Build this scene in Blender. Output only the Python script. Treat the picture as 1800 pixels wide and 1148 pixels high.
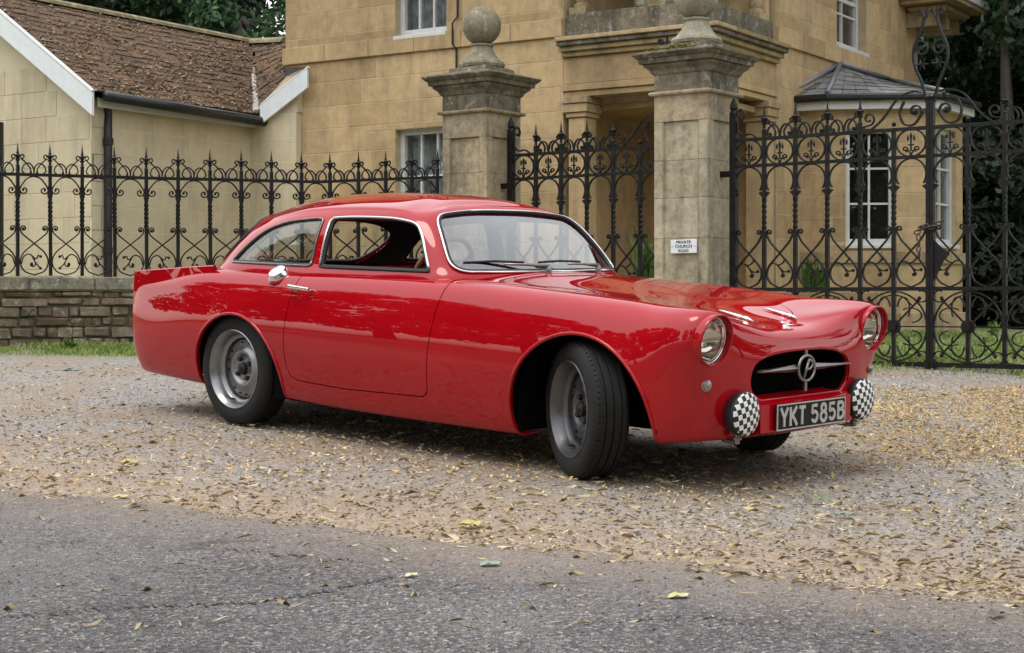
import bpy, bmesh, math, random
import numpy as np
from mathutils import Vector, Matrix
random.seed(7); np.random.seed(7)
SC = bpy.context.scene
for o in list(bpy.data.objects): bpy.data.objects.remove(o)

# ------------------------------------------------------------------ camera
FPX, PY0, CAMZ = 2850.0, 530.0, 1.10          # focal length and horizon in photo pixels, eye height
cam = bpy.data.cameras.new('camera'); camo = bpy.data.objects.new('camera', cam)
SC.collection.objects.link(camo); SC.camera = camo
cam.sensor_width = 36.0; cam.lens = FPX/1800*36
cam.shift_y = -(574-PY0)/1800
cam.clip_start = 0.05; cam.clip_end = 3000
camo.location = (0, 0, CAMZ); camo.rotation_euler = (math.pi/2, 0, 0)
SC.render.resolution_x = 1024; SC.render.resolution_y = 653

# ------------------------------------------------------------------ sky, sun, exposure
SUN_EL, SUN_AZ = 72.0, 240.0                   # azimuth measured clockwise from +Y
w = bpy.data.worlds.new('World'); SC.world = w; w.use_nodes = True
nt = w.node_tree; nt.nodes.clear()
sky = nt.nodes.new('ShaderNodeTexSky'); sky.sky_type = 'NISHITA'; sky.sun_disc = False
sky.sun_elevation = math.radians(SUN_EL); sky.sun_rotation = math.radians(SUN_AZ)
sky.air_density = 2.5; sky.dust_density = 1.0; sky.ozone_density = 1.0
hs = nt.nodes.new('ShaderNodeHueSaturation'); hs.inputs['Saturation'].default_value = 0.20
hs.inputs['Value'].default_value = 1.0
bg = nt.nodes.new('ShaderNodeBackground'); bg.inputs['Strength'].default_value = 0.15
wo = nt.nodes.new('ShaderNodeOutputWorld')
nt.links.new(sky.outputs[0], hs.inputs['Color']); nt.links.new(hs.outputs[0], bg.inputs[0]); nt.links.new(bg.outputs[0], wo.inputs[0])
sl = bpy.data.lights.new('sun', 'SUN'); sl.energy = 0.6; sl.angle = math.radians(25); sl.color = (1.0, .93, .83)
so = bpy.data.objects.new('sun', sl); SC.collection.objects.link(so)
_az, _el = math.radians(SUN_AZ), math.radians(SUN_EL)
_sd = Vector((math.sin(_az)*math.cos(_el), math.cos(_az)*math.cos(_el), math.sin(_el)))
so.rotation_euler = _sd.to_track_quat('Z', 'Y').to_euler(); so.location = _sd*60
SC.view_settings.view_transform = 'Standard'; SC.view_settings.look = 'None'
SC.view_settings.exposure = 1.06; SC.view_settings.gamma = 1.0

# ------------------------------------------------------------------ helpers
COL = SC.collection
def at(px, py, Y):
    return Vector(((px-900)/FPX*Y, Y, CAMZ-(py-PY0)/FPX*Y))
SX, SY = -0.013975, 0.0492
def gz(x, y):
    """height of the ground: rises gently away from the road, then levels out"""
    yy = y if y < 15 else (15+5*(1-math.exp(-(y-15)/5.0)) if y < 200 else 20)
    if y < -8: yy = -8
    xx = max(-12, min(12, x))
    return 0.0008 + SX*xx + SY*yy
def obj(name, V, F, mat=None, parent=None, smooth=False, angle=None, label=None, cat=None, group=None, kind=None):
    me = bpy.data.meshes.new(name)
    me.from_pydata([tuple(v) for v in V], [], [tuple(f) for f in F])
    me.validate(verbose=False)
    if smooth or angle:
        me.shade_smooth()
        if angle: me.set_sharp_from_angle(angle=math.radians(angle))
    me.update()
    o = bpy.data.objects.new(name, me); COL.objects.link(o)
    if mat is not None:
        for m in (mat if isinstance(mat, (list, tuple)) else [mat]): me.materials.append(m)
    if parent is not None: o.parent = parent
    tag(o, label, cat, group, kind)
    return o
def tag(o, label=None, cat=None, group=None, kind=None):
    if label: o['label'] = label
    if cat: o['category'] = cat
    if group: o['group'] = group
    if kind: o['kind'] = kind
    return o
def empty(name, loc=(0,0,0), label=None, cat=None, group=None, mw=None):
    o = bpy.data.objects.new(name, None); COL.objects.link(o); o.empty_display_size = .1
    if mw is not None: o.matrix_world = mw
    else: o.location = loc
    return tag(o, label, cat, group)
def copyo(o, parent=None, mb=None):
    c = o.copy(); COL.objects.link(c); c.parent = parent
    if mb is not None: c.matrix_basis = mb
    return c
class MB:
    """collects primitives for one mesh"""
    def __init__(s): s.V = []; s.F = []
    def add(s, V, F):
        n = len(s.V); s.V += [tuple(v) for v in V]; s.F += [tuple(i+n for i in f) for f in F]; return s
    def box(s, c, d, R=None, bev=0):
        hx, hy, hz = d[0]/2, d[1]/2, d[2]/2
        if bev <= 0:
            P = [(x,y,z) for x in (-hx,hx) for y in (-hy,hy) for z in (-hz,hz)]
            F = [(0,1,3,2),(4,6,7,5),(0,4,5,1),(2,3,7,6),(0,2,6,4),(1,5,7,3)]
        else:
            b = min(bev, hx*.9, hy*.9, hz*.9); P = []; ix = {}
            for sx in (-1,1):
                for sy in (-1,1):
                    for sz in (-1,1):
                        for a in range(3):
                            q = [sx*(hx-b), sy*(hy-b), sz*(hz-b)]
                            q[a] = (sx*hx, sy*hy, sz*hz)[a]
                            ix[(sx,sy,sz,a)] = len(P); P.append(tuple(q))
            F = []
            for a in range(3):
                u, v = (a+1)%3, (a+2)%3
                for sg in (-1,1):
                    k = []
                    for su, sv in ((-1,-1),(1,-1),(1,1),(-1,1)):
                        t = [0,0,0]; t[a] = sg; t[u] = su; t[v] = sv; k.append(ix[(t[0],t[1],t[2],a)])
                    F.append(tuple(k if sg > 0 else k[::-1]))
            for a in range(3):
                u, v = (a+1)%3, (a+2)%3
                for su in (-1,1):
                    for sv in (-1,1):
                        t0=[0,0,0]; t1=[0,0,0]; t0[a]=-1; t1[a]=1; t0[u]=t1[u]=su; t0[v]=t1[v]=sv
                        k = [ix[(*t0,u)], ix[(*t1,u)], ix[(*t1,v)], ix[(*t0,v)]]
                        F.append(tuple(k if su*sv < 0 else k[::-1]))
            for sx in (-1,1):
                for sy in (-1,1):
                    for sz in (-1,1):
                        k = [ix[(sx,sy,sz,0)], ix[(sx,sy,sz,1)], ix[(sx,sy,sz,2)]]
                        F.append(tuple(k if sx*sy*sz > 0 else k[::-1]))
        P = [Vector(p) for p in P]
        if R is not None: P = [R @ p for p in P]
        c = Vector(c)
        return s.add([p+c for p in P], F)
    def tube(s, path, r, n=8, closed=False, caps=True, up=None, flat=None):
        """round (or elliptical: flat=(a,b) scale) tube along 3D points; r number or list"""
        P = [Vector(p) for p in path]; m = len(P); V = []; F = []
        N = None
        for i in range(m):
            if closed: t = (P[(i+1)%m]-P[i-1])
            else: t = P[min(i+1,m-1)]-P[max(i-1,0)]
            t = t.normalized() if t.length > 1e-9 else Vector((0,0,1))
            if N is None:
                a = Vector(up) if up is not None else (Vector((0,0,1)) if abs(t.z) < .9 else Vector((1,0,0)))
                N = (a-t*a.dot(t)).normalized()
            else:
                N = N-t*N.dot(t)
                N = N.normalized() if N.length > 1e-9 else t.orthogonal().normalized()
            B = t.cross(N); ri = r[i] if hasattr(r, '__len__') else r
            fa, fb = flat if flat else (1,1)
            for k in range(n):
                a = 2*math.pi*(k+.5)/n
                V.append(P[i]+N*(math.cos(a)*ri*fa)+B*(math.sin(a)*ri*fb))
        for i in range(m if closed else m-1):
            j = (i+1) % m
            for k in range(n):
                F.append((i*n+k, i*n+(k+1)%n, j*n+(k+1)%n, j*n+k))
        if caps and not closed:
            F.append(tuple(range(n))[::-1]); F.append(tuple((m-1)*n+k for k in range(n)))
        return s.add(V, F)
    def lathe(s, prof, n=24, o=(0,0,0), ax=(0,0,1), ref=None, cap=True):
        """prof: (radius, height) list about axis ax through o"""
        ax = Vector(ax).normalized(); o = Vector(o)
        e1 = Vector(ref) if ref is not None else ax.orthogonal(); e1 = (e1-ax*e1.dot(ax)).normalized(); e2 = ax.cross(e1)
        V = []; F = []
        for r, h in prof:
            for k in range(n):
                a = 2*math.pi*k/n
                V.append(o+ax*h+e1*(r*math.cos(a))+e2*(r*math.sin(a)))
        for i in range(len(prof)-1):
            for k in range(n):
                F.append((i*n+k, i*n+(k+1)%n, (i+1)*n+(k+1)%n, (i+1)*n+k))
        if cap:
            if prof[0][0] > 1e-6: F.append(tuple(range(n))[::-1])
            if prof[-1][0] > 1e-6: F.append(tuple((len(prof)-1)*n+k for k in range(n)))
        return s.add(V, F)
    def bar2d(s, path, t, w, closed=False, plane=None, taper=False):
        """flat iron bar bent in the local XZ plane: thickness t in plane, width w along Y"""
        m = len(path); V = []; F = []
        for i in range(m):
            if closed: a, b = path[i-1], path[(i+1)%m]
            else: a, b = path[max(i-1,0)], path[min(i+1,m-1)]
            dx, dz = b[0]-a[0], b[1]-a[1]; l = math.hypot(dx,dz) or 1
            nx, nz = -dz/l, dx/l; x, z = path[i]
            tt = t*(1-.5*(i/(m-1))) if taper else t
            V += [(x+nx*tt/2, -w/2, z+nz*tt/2), (x+nx*tt/2, w/2, z+nz*tt/2), (x-nx*tt/2, w/2, z-nz*tt/2), (x-nx*tt/2, -w/2, z-nz*tt/2)]
        for i in range(m if closed else m-1):
            j = (i+1) % m
            for k in range(4): F.append((i*4+k, i*4+(k+1)%4, j*4+(k+1)%4, j*4+k))
        if not closed: F += [(3,2,1,0), tuple((m-1)*4+k for k in range(4))]
        return s.add(V, F)
    def ball(s, c, r, n=8):
        prof = [(r*math.sin(math.pi*i/n), -r*math.cos(math.pi*i/n)) for i in range(n+1)]
        prof[0] = (1e-5, -r); prof[-1] = (1e-5, r)
        return s.lathe(prof, n=max(6,n), o=c, cap=False)
    def prism(s, poly, y0, y1):
        """closed polygon in XZ extruded along Y"""
        n = len(poly)
        V = [(x,y0,z) for x,z in poly]+[(x,y1,z) for x,z in poly]
        F = [tuple(range(n)), tuple(range(2*n-1, n-1, -1))]
        F += [(i, n+i, n+(i+1)%n, (i+1)%n) for i in range(n)]
        return s.add(V, F)
    def build(s, name, mat=None, parent=None, **k): return obj(name, s.V, s.F, mat, parent, **k)

# ------------------------------------------------------------------ material helpers
def newmat(name):
    m = bpy.data.materials.new(name); m.use_nodes = True
    nt = m.node_tree; b = nt.nodes['Principled BSDF']; return m, nt, b
def nd(nt, t, **kw):
    n = nt.nodes.new(t)
    for k, v in kw.items():
        if k.startswith('i_'):
            key = k[2:]; key = int(key) if key.isdigit() else key.replace('_', ' ')
            n.inputs[key].default_value = v
        else: setattr(n, k, v)
    return n
def ramp(nt, fac, stops, interp='LINEAR'):
    r = nt.nodes.new('ShaderNodeValToRGB'); e = r.color_ramp.elements; r.color_ramp.interpolation = interp
    while len(e) < len(stops): e.new(.5)
    for el, (p, c) in zip(e, stops):
        el.position = p; el.color = (c[0],c[1],c[2],1) if hasattr(c,'__len__') else (c,c,c,1)
    if fac is not None: nt.links.new(fac, r.inputs[0])
    return r
def mix(nt, fac, a, b, blend='MIX'):
    m = nt.nodes.new('ShaderNodeMix'); m.data_type = 'RGBA'; m.blend_type = blend
    for sock, v in ((m.inputs[0], fac), (m.inputs[6], a), (m.inputs[7], b)):
        if hasattr(v, 'links') or hasattr(v, 'is_output'): nt.links.new(v, sock)
        elif hasattr(v, '__len__'): sock.default_value = (v[0],v[1],v[2],1)
        else: sock.default_value = v
    return m.outputs[2]
def tex(nt, kind, vec=None, **kw):
    n = nt.nodes.new({'noise':'ShaderNodeTexNoise','vor':'ShaderNodeTexVoronoi','wave':'ShaderNodeTexWave'}[kind])
    for k, v in kw.items():
        if k in n.inputs: n.inputs[k].default_value = v
        else: setattr(n, k, v)
    if vec is not None: nt.links.new(vec, n.inputs['Vector'])
    return n
def bump(nt, h, strength=.3, dist=.01, normal=None):
    b = nd(nt, 'ShaderNodeBump'); b.inputs['Strength'].default_value = strength; b.inputs['Distance'].default_value = dist
    nt.links.new(h, b.inputs['Height'])
    if normal is not None: nt.links.new(normal, b.inputs['Normal'])
    return b.outputs[0]
def simple(name, col, rough=.5, metal=0., nz=None, var=.0, bumps=0., scale=20, coord='Object', spec=None):
    m, nt, b = newmat(name)
    b.inputs['Roughness'].default_value = rough; b.inputs['Metallic'].default_value = metal
    b.inputs['Base Color'].default_value = (*col, 1)
    if spec is not None: b.inputs['Specular IOR Level'].default_value = spec
    if var or bumps:
        tc = nd(nt, 'ShaderNodeTexCoord')
        n = tex(nt, 'noise', tc.outputs[coord], Scale=scale, Detail=6.0, Roughness=.65)
        if var:
            r = ramp(nt, n.outputs[0], [(.3, [c*(1-var) for c in col]), (.7, [min(1,c*(1+var)) for c in col])])
            nt.links.new(r.outputs[0], b.inputs['Base Color'])
            rr = ramp(nt, n.outputs[0], [(.3, max(0,rough-.12)), (.7, min(1,rough+.12))]); nt.links.new(rr.outputs[0], b.inputs['Roughness'])
        if bumps: nt.links.new(bump(nt, n.outputs[0], bumps, .01), b.inputs['Normal'])
    return m
# ================================================================== GROUND
def gp(px, py):
    """where the sight line through a photo pixel meets the sloping ground plane"""
    a, b = (px-900)/FPX, -(py-PY0)/FPX
    Y = (0.0008-CAMZ)/(b-SX*a-SY); return Vector((a*Y, Y, 0.0008+SX*a*Y+SY*Y))
def ground_mat():
    m, nt, b = newmat('leafy_gravel_ground'); L = nt.links
    tc = nd(nt, 'ShaderNodeTexCoord'); P = tc.outputs['Object']
    sp = nd(nt, 'ShaderNodeSeparateXYZ'); L.new(P, sp.inputs[0])
    warp = tex(nt, 'noise', P, Scale=.9, Detail=4.0)
    # gravel: small stones
    v1 = tex(nt, 'vor', P, Scale=75.0); v1.inputs['Randomness'].default_value = 1.0
    v2 = tex(nt, 'vor', P, Scale=150.0)
    gcol = ramp(nt, v1.outputs['Color'], [(0,(.10,.094,.094)),(.35,(.20,.188,.182)),(.7,(.31,.29,.275)),(1,(.46,.43,.39))])
    big = tex(nt, 'noise', P, Scale=1.6, Detail=5.0, Roughness=.6)
    earth = ramp(nt, tex(nt, 'noise', P, Scale=26.0, Detail=8.0, Roughness=.75).outputs[0], [(.3,(.13,.098,.07)),(.55,(.29,.225,.165)),(.75,(.43,.35,.265))])
    em = ramp(nt, big.outputs[0], [(.40,.1),(.58,1)])
    col = mix(nt, em.outputs[0], gcol.outputs[0], earth.outputs[0])
    col = mix(nt, .22, col, gcol.outputs[0])
    # dirt band swept to the road edge: distance from the edge line
    ed = nd(nt, 'ShaderNodeMath', operation='MULTIPLY_ADD'); L.new(sp.outputs[0], ed.inputs[0]); ed.inputs[1].default_value = EDGE_M; ed.inputs[2].default_value = 0
    yy = nd(nt, 'ShaderNodeMath', operation='ADD'); L.new(sp.outputs[1], yy.inputs[0]); L.new(ed.outputs[0], yy.inputs[1])
    wv = nd(nt, 'ShaderNodeMath', operation='MULTIPLY_ADD'); L.new(warp.outputs[0], wv.inputs[0]); wv.inputs[1].default_value = .9; L.new(yy.outputs[0], wv.inputs[2])
    mr = nd(nt, 'ShaderNodeMapRange'); L.new(wv.outputs[0], mr.inputs[0]); mr.inputs[1].default_value = EDGE_C+.65; mr.inputs[2].default_value = EDGE_C+1.7; mr.inputs[3].default_value = .95; mr.inputs[4].default_value = 0
    dirt = ramp(nt, tex(nt, 'noise', P, Scale=40.0, Detail=8.0, Roughness=.8).outputs[0], [(.3,(.15,.105,.075)),(.5,(.31,.235,.175)),(.72,(.47,.375,.285))])
    col = mix(nt, mr.outputs[0], col, dirt.outputs[0])
    # grass soil towards the railings
    g1 = nd(nt, 'ShaderNodeMapRange'); L.new(sp.outputs[1], g1.inputs[0]); g1.inputs[1].default_value = 12.4; g1.inputs[2].default_value = 13.2
    gg = nd(nt, 'ShaderNodeMath', operation='MULTIPLY'); L.new(g1.outputs[0], gg.inputs[0]); gg.inputs[1].default_value = .75
    grs = ramp(nt, tex(nt, 'noise', P, Scale=18.0, Detail=6.0).outputs[0], [(.35,(.075,.12,.03)),(.6,(.17,.20,.065)),(.8,(.30,.25,.12))])
    col = mix(nt, gg.outputs[0], col, grs.outputs[0])
    L.new(col, b.inputs['Base Color'])
    b.inputs['Roughness'].default_value = .92; b.inputs['Specular IOR Level'].default_value = .25
    h = mix(nt, .4, v1.outputs['Distance'], v2.outputs['Distance'])
    n1 = bump(nt, h, .45, .008)
    n2 = bump(nt, tex(nt, 'noise', P, Scale=7.0, Detail=7.0).outputs[0], .5, .05, n1); L.new(n2, b.inputs['Normal'])
    return m
def road_mat():
    m, nt, b = newmat('worn_asphalt'); L = nt.links
    tc = nd(nt, 'ShaderNodeTexCoord'); P = tc.outputs['Object']
    v1 = tex(nt, 'vor', P, Scale=82.0); v2 = tex(nt, 'vor', P, Scale=190.0)
    c1 = ramp(nt, v1.outputs['Color'], [(0,(.055,.050,.050)),(.4,(.135,.123,.120)),(.75,(.22,.203,.197)),(1,(.46,.43,.41))])
    c2 = ramp(nt, tex(nt, 'noise', P, Scale=1.1, Detail=6.0, Roughness=.65).outputs[0], [(.3,.72),(.7,1.25)])
    col = mix(nt, 1.0, c1.outputs[0], c2.outputs[0], 'MULTIPLY')
    cn = tex(nt, 'noise', P, Scale=3.0, Detail=6.0, Roughness=.7); cv = nd(nt, 'ShaderNodeVectorMath', operation='MULTIPLY_ADD'); L.new(cn.outputs['Color'], cv.inputs[0]); cv.inputs[1].default_value = (.5,.5,.5); L.new(P, cv.inputs[2])
    mpc = nd(nt, 'ShaderNodeMapping'); mpc.inputs['Scale'].default_value = (.28,1.0,1.0); L.new(cv.outputs[0], mpc.inputs[0])
    ck = tex(nt, 'vor', mpc.outputs[0], Scale=.75, feature='DISTANCE_TO_EDGE'); kr = ramp(nt, ck.outputs['Distance'], [(0,1),(.012,0)])
    kb = ramp(nt, tex(nt, 'noise', P, Scale=1.4, Detail=3.0).outputs[0], [(.46,0),(.56,1)])
    kf = nd(nt, 'ShaderNodeMath', operation='MULTIPLY'); L.new(kr.outputs[0], kf.inputs[0]); L.new(kb.outputs[0], kf.inputs[1])
    col = mix(nt, kf.outputs[0], col, (.022,.020,.019))
    pt = ramp(nt, tex(nt, 'noise', P, Scale=.55, Detail=4.0).outputs[0], [(.50,0),(.60,.55)]); col = mix(nt, pt.outputs[0], col, (.235,.218,.212))
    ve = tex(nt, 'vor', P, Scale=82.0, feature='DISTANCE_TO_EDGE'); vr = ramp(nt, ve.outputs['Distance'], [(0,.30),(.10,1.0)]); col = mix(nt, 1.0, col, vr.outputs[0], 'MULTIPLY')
    # brown dust near the edge and in patches
    sp = nd(nt, 'ShaderNodeSeparateXYZ'); L.new(P, sp.inputs[0])
    ed = nd(nt, 'ShaderNodeMath', operation='MULTIPLY_ADD'); L.new(sp.outputs[0], ed.inputs[0]); ed.inputs[1].default_value = EDGE_M
    L.new(sp.outputs[1], ed.inputs[2])
    wv = nd(nt, 'ShaderNodeMath', operation='MULTIPLY_ADD'); L.new(tex(nt, 'noise', P, Scale=1.9, Detail=9.0, Roughness=.78).outputs[0], wv.inputs[0]); wv.inputs[1].default_value = 1.15; L.new(ed.outputs[0], wv.inputs[2])
    mr = nd(nt, 'ShaderNodeMapRange'); L.new(wv.outputs[0], mr.inputs[0]); mr.inputs[1].default_value = EDGE_C-.22; mr.inputs[2].default_value = EDGE_C+.62; mr.inputs[3].default_value = 0; mr.inputs[4].default_value = .9
    dirt = ramp(nt, tex(nt, 'noise', P, Scale=40.0, Detail=8.0, Roughness=.8).outputs[0], [(.3,(.14,.10,.075)),(.5,(.29,.225,.175)),(.72,(.44,.36,.285))])
    col = mix(nt, mr.outputs[0], col, dirt.outputs[0])
    L.new(col, b.inputs['Base Color']); b.inputs['Roughness'].default_value = .85; b.inputs['Specular IOR Level'].default_value = .35
    h = mix(nt, .35, v1.outputs['Distance'], v2.outputs['Distance'])
    n1 = bump(nt, h, .95, .014)
    crk = tex(nt, 'vor', P, Scale=.8, feature='DISTANCE_TO_EDGE')
    n2 = bump(nt, tex(nt, 'noise', P, Scale=5.0, Detail=8.0, Roughness=.7).outputs[0], .35, .04, n1); L.new(n2, b.inputs['Normal'])
    return m
# road edge: y + EDGE_M*x = EDGE_C
_a, _b = gp(0, 850), gp(1800, 1058)
EDGE_M = -(_b.y-_a.y)/(_b.x-_a.x); EDGE_C = _a.y+EDGE_M*_a.x
def build_ground():
    xs = sorted(set(np.round(np.concatenate([np.linspace(-4.5,6,106), np.linspace(-14,-4.5,20), np.linspace(6,14,18), [-400,-200,-100,-50,-30,-20,20,30,50,100,200,400]]),3)))
    ys = sorted(set(np.round(np.concatenate([np.linspace(3,14,170), np.linspace(14,22,40), np.linspace(-10,3,20), [-400,-200,-100,-50,-25,25,30,40,60,100,200,400,700]]),3)))
    V = []; F = []; rng = np.random.RandomState(3)
    for y in ys:
        for x in xs:
            k = 1 if (-4.6 < x < 6.1 and 3 < y < 22) else 0
            # ruts and humps of a loose surface; level under the car and the road
            d = y+EDGE_M*x-EDGE_C
            hump = k*(.012*math.sin(x*2.1+y*.7)*math.sin(y*1.7-x*.4)+.006*math.sin(x*6+1.3*y)*math.sin(y*5.1))*min(1, max(0, d/1.0))
            V.append((x, y, gz(x,y)+hump*.5-.006))
    n = len(xs)
    for j in range(len(ys)-1):
        for i in range(n-1): F.append((j*n+i, j*n+i+1, (j+1)*n+i+1, (j+1)*n+i))
    obj('ground', V, F, ground_mat(), kind='structure', smooth=True)
    # road sheet with a ragged edge
    V = []; F = []; xs = np.concatenate([[-200,-60,-20,-10], np.linspace(-5,5,260), [10,20,60,200]]); m = 14
    for x in xs:
        ye = EDGE_C-EDGE_M*x+.05*math.sin(x*3.1)+.035*math.sin(x*8.3+1)+.02*math.sin(x*21+2)+.03*math.sin(x*1.3)
        for k in range(m):
            t = k/(m-1); y = ye-(t**2)*13.0
            V.append((x, y, gz(x,y)+(.004 if k else -.010)))
    for i in range(len(xs)-1):
        for k in range(m-1): F.append((i*m+k, i*m+k+1, (i+1)*m+k+1, (i+1)*m+k))
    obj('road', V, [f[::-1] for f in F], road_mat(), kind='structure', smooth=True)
build_ground()
def crack(pts, w0, seed):
    """an open crack in the asphalt: a ragged sunken-looking strip of bare bitumen"""
    rng = random.Random(seed); P = []
    for (a, b) in zip(pts, pts[1:]):
        for k in range(22):
            t = k/22; P.append((a[0]+(b[0]-a[0])*t+rng.uniform(-3,3), a[1]+(b[1]-a[1])*t+rng.uniform(-4,4)))
    V = []
    for (px, py) in P:
        g = gp(px, py); w_ = w0*.6*rng.uniform(.05,1.0); z = gz(g.x,g.y)+.0065
        V += [(g.x,g.y-w_,z),(g.x,g.y+w_*.8,z)]
    o = obj('crack', V, [(2*k,2*k+2,2*k+3,2*k+1) for k in range(len(P)-1)], M_CRACK, bpy.data.objects['road'])
M_CRACK = simple('bare_bitumen', (.022,.020,.019), .9, var=.4, scale=60)
crack([(330,1068),(430,1064),(520,1052),(610,1036),(700,1014)], .022, 1); crack([(395,968),(470,975),(560,986),(640,990)], .016, 2); crack([(0,1090),(90,1083),(190,1072),(330,1068)], .014, 3)
crack([(1120,1095),(1230,1088),(1330,1100)], .012, 4)
# ================================================================== CAR
def catmull(pts, n):
    P = [np.array(p, float) for p in pts]; out = []
    Q = [2*P[0]-P[1]]+P+[2*P[-1]-P[-2]]
    for i in range(1, len(Q)-2):
        for k in range(n):
            t = k/n; a, b, c, d = Q[i-1], Q[i], Q[i+1], Q[i+2]
            out.append(.5*((2*b)+(c-a)*t+(2*a-5*b+4*c-d)*t*t+(3*b-a-3*c+d)*t**3))
    out.append(P[-1]); return np.array(out)
MIR = np.array([1,-1,1.])
def bspline_surface(P, su, sv, it=2):
    """cubic B-spline skin through the half net P[u,v,3]; mirrored about y=0 at both u ends and at the v end"""
    D = P.copy(); C = P.copy()
    def pad(C):
        nu, nv, _ = C.shape
        E = np.zeros((nu+2, nv+2, 3)); E[1:-1,1:-1] = C
        E[0,1:-1] = C[1]*MIR; E[-1,1:-1] = C[-2]*MIR
        E[:,-1] = E[:,-3]*MIR; E[:,0] = 2*E[:,1]-E[:,2]
        return E
    def basis(t): return np.array([(1-t)**3, 3*t**3-6*t**2+4, -3*t**3+3*t**2+3*t+1, t**3])/6
    for _ in range(it):
        E = pad(C); b = np.array([1,4,1])/6
        G = sum(b[i]*E[i:i+C.shape[0]] for i in range(3)); G = sum(b[j]*G[:,j:j+C.shape[1]] for j in range(3))
        C = C+(D-G)
        C[0,:,1] = 0; C[-1,:,1] = 0; C[:,-1,1] = 0
    E = pad(C); nu, nv, _ = C.shape
    U = [(i, k/su) for i in range(nu-1) for k in range(su)]+[(nu-2, 1.0)]
    W = [(j, k/sv) for j in range(nv-1) for k in range(sv)]+[(nv-2, 1.0)]
    T = np.zeros((len(U), nv+2, 3))
    for a, (i, t) in enumerate(U):
        b = basis(t); T[a] = sum(b[k]*E[i+k] for k in range(4))
    R = np.zeros((len(U), len(W), 3))
    for a, (j, t) in enumerate(W):
        b = basis(t); R[:,a] = sum(b[k]*T[:,j+k] for k in range(4))
    R[0,:,1] = 0; R[-1,:,1] = 0; R[:,-1,1] = 0
    return R
def grid_mesh(R):
    nu, nv, _ = R.shape
    V = R.reshape(-1,3); F = [(i*nv+j, (i+1)*nv+j, (i+1)*nv+j+1, i*nv+j+1) for i in range(nu-1) for j in range(nv-1)]
    return V, F
def clip(V, F, g):
    """keep the side g>0 of a mesh, cutting faces along g=0; returns V,F,cut edges"""
    V = [np.array(v) for v in V]; G = list(g(np.array(V))); cache = {}; NF = []; cut = []
    def inter(a, b):
        k = (min(a,b), max(a,b))
        if k not in cache:
            t = G[a]/(G[a]-G[b]); t = min(max(t,1e-4),1-1e-4)
            p = V[a]+(V[b]-V[a])*t
            cache[k] = len(V); V.append(p); G.append(0.0)
        return cache[k]
    for f in F:
        s = [G[i] > 0 for i in f]
        if all(s): NF.append(tuple(f)); continue
        if not any(s): continue
        nf = []; ce = []
        for q in range(len(f)):
            a, b = f[q], f[(q+1)%len(f)]
            if G[a] > 0: nf.append(a)
            if (G[a] > 0) != (G[b] > 0):
                i = inter(a, b); nf.append(i); ce.append((len(nf)-1, i, G[a] > 0))
        if len(nf) >= 3:
            NF.append(tuple(nf))
            if len(ce) == 2:
                out = [c for c in ce if c[2]][0][1]; inn = [c for c in ce if not c[2]][0][1]
                cut.append((out, inn))
    used = sorted({i for f in NF for i in f}); mp = {u: k for k, u in enumerate(used)}
    return np.array([V[u] for u in used]), [tuple(mp[i] for i in f) for f in NF], [(mp[a], mp[b]) for a, b in cut if a in mp and b in mp]
def chain(edges):
    nxt = {}
    for a, b in edges: nxt.setdefault(a, []).append(b); nxt.setdefault(b, []).append(a)
    seen = set(); loops = []
    starts = [v for v in nxt if len(nxt[v]) == 1]+list(nxt)
    for s in starts:
        if s in seen: continue
        L = [s]; seen.add(s); cur = s
        while True:
            c = [x for x in nxt[cur] if x not in seen]
            if not c: break
            cur = c[0]; seen.add(cur); L.append(cur)
        closed = len(L) > 2 and L[0] in nxt[L[-1]] and len(nxt[L[0]]) == 2
        if len(L) > 3: loops.append((L, closed))
    return loops
def vnormals(V, F):
    N = np.zeros((len(V),3)); V = np.asarray(V)
    for f in F:
        a, b, c = V[f[0]], V[f[1]], V[f[2]]
        n = np.cross(b-a, c-a)
        if len(f) > 3: n = n+np.cross(c-a, V[f[3]]-a)
        for i in f: N[i] += n
    l = np.linalg.norm(N, axis=1); l[l < 1e-12] = 1
    return N/l[:,None]
def flange(V, F, edges, d, N=None):
    """a lip turned inward (against the normal) along the cut edges"""
    if N is None: N = vnormals(V, F)
    V2 = list(V); F2 = list(F); mp = {}
    def g(i):
        if i not in mp:
            mp[i] = (len(V2), len(V2)+1); V2.append(V[i]); V2.append(V[i]-N[i]*d)
        return mp[i]
    for a, b in edges:
        A, B = g(a), g(b); F2.append((A[0], B[0], B[1], A[1]))
    return V2, F2
def polyd(poly):
    """signed distance to a closed polygon in 2D (positive inside)"""
    P = np.array(poly, float); Q = np.roll(P, -1, axis=0)
    def f(X):
        X = np.asarray(X, float); d = np.full(len(X), 1e9); ins = np.zeros(len(X), bool)
        for a, b in zip(P, Q):
            e = b-a; w = X-a; t = np.clip((w@e)/(e@e), 0, 1)
            d = np.minimum(d, np.linalg.norm(w-t[:,None]*e, axis=1))
            c = ((a[1] > X[:,1]) != (b[1] > X[:,1])) & (X[:,0] < (b[0]-a[0])*(X[:,1]-a[1])/((b[1]-a[1]) if b[1] != a[1] else 1e-9)+a[0])
            ins ^= c
        return np.where(ins, d, -d)
    return f
def rounded(poly, r=.03, n=5):
    """round the corners of a polygon"""
    out = []; m = len(poly)
    for i in range(m):
        a, b, c = (np.array(poly[k % m], float) for k in (i-1, i, i+1))
        rr = r[i] if hasattr(r, '__len__') else r
        u, v = a-b, c-b; lu, lv = np.linalg.norm(u), np.linalg.norm(v)
        if rr <= 0: out.append(b); continue
        q = min(rr, lu*.48, lv*.48); p0, p1 = b+u/lu*q, b+v/lv*q
        for k in range(n+1):
            t = k/n; out.append((1-t)**2*p0+2*t*(1-t)*b+t*t*p1)
    return out

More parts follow.
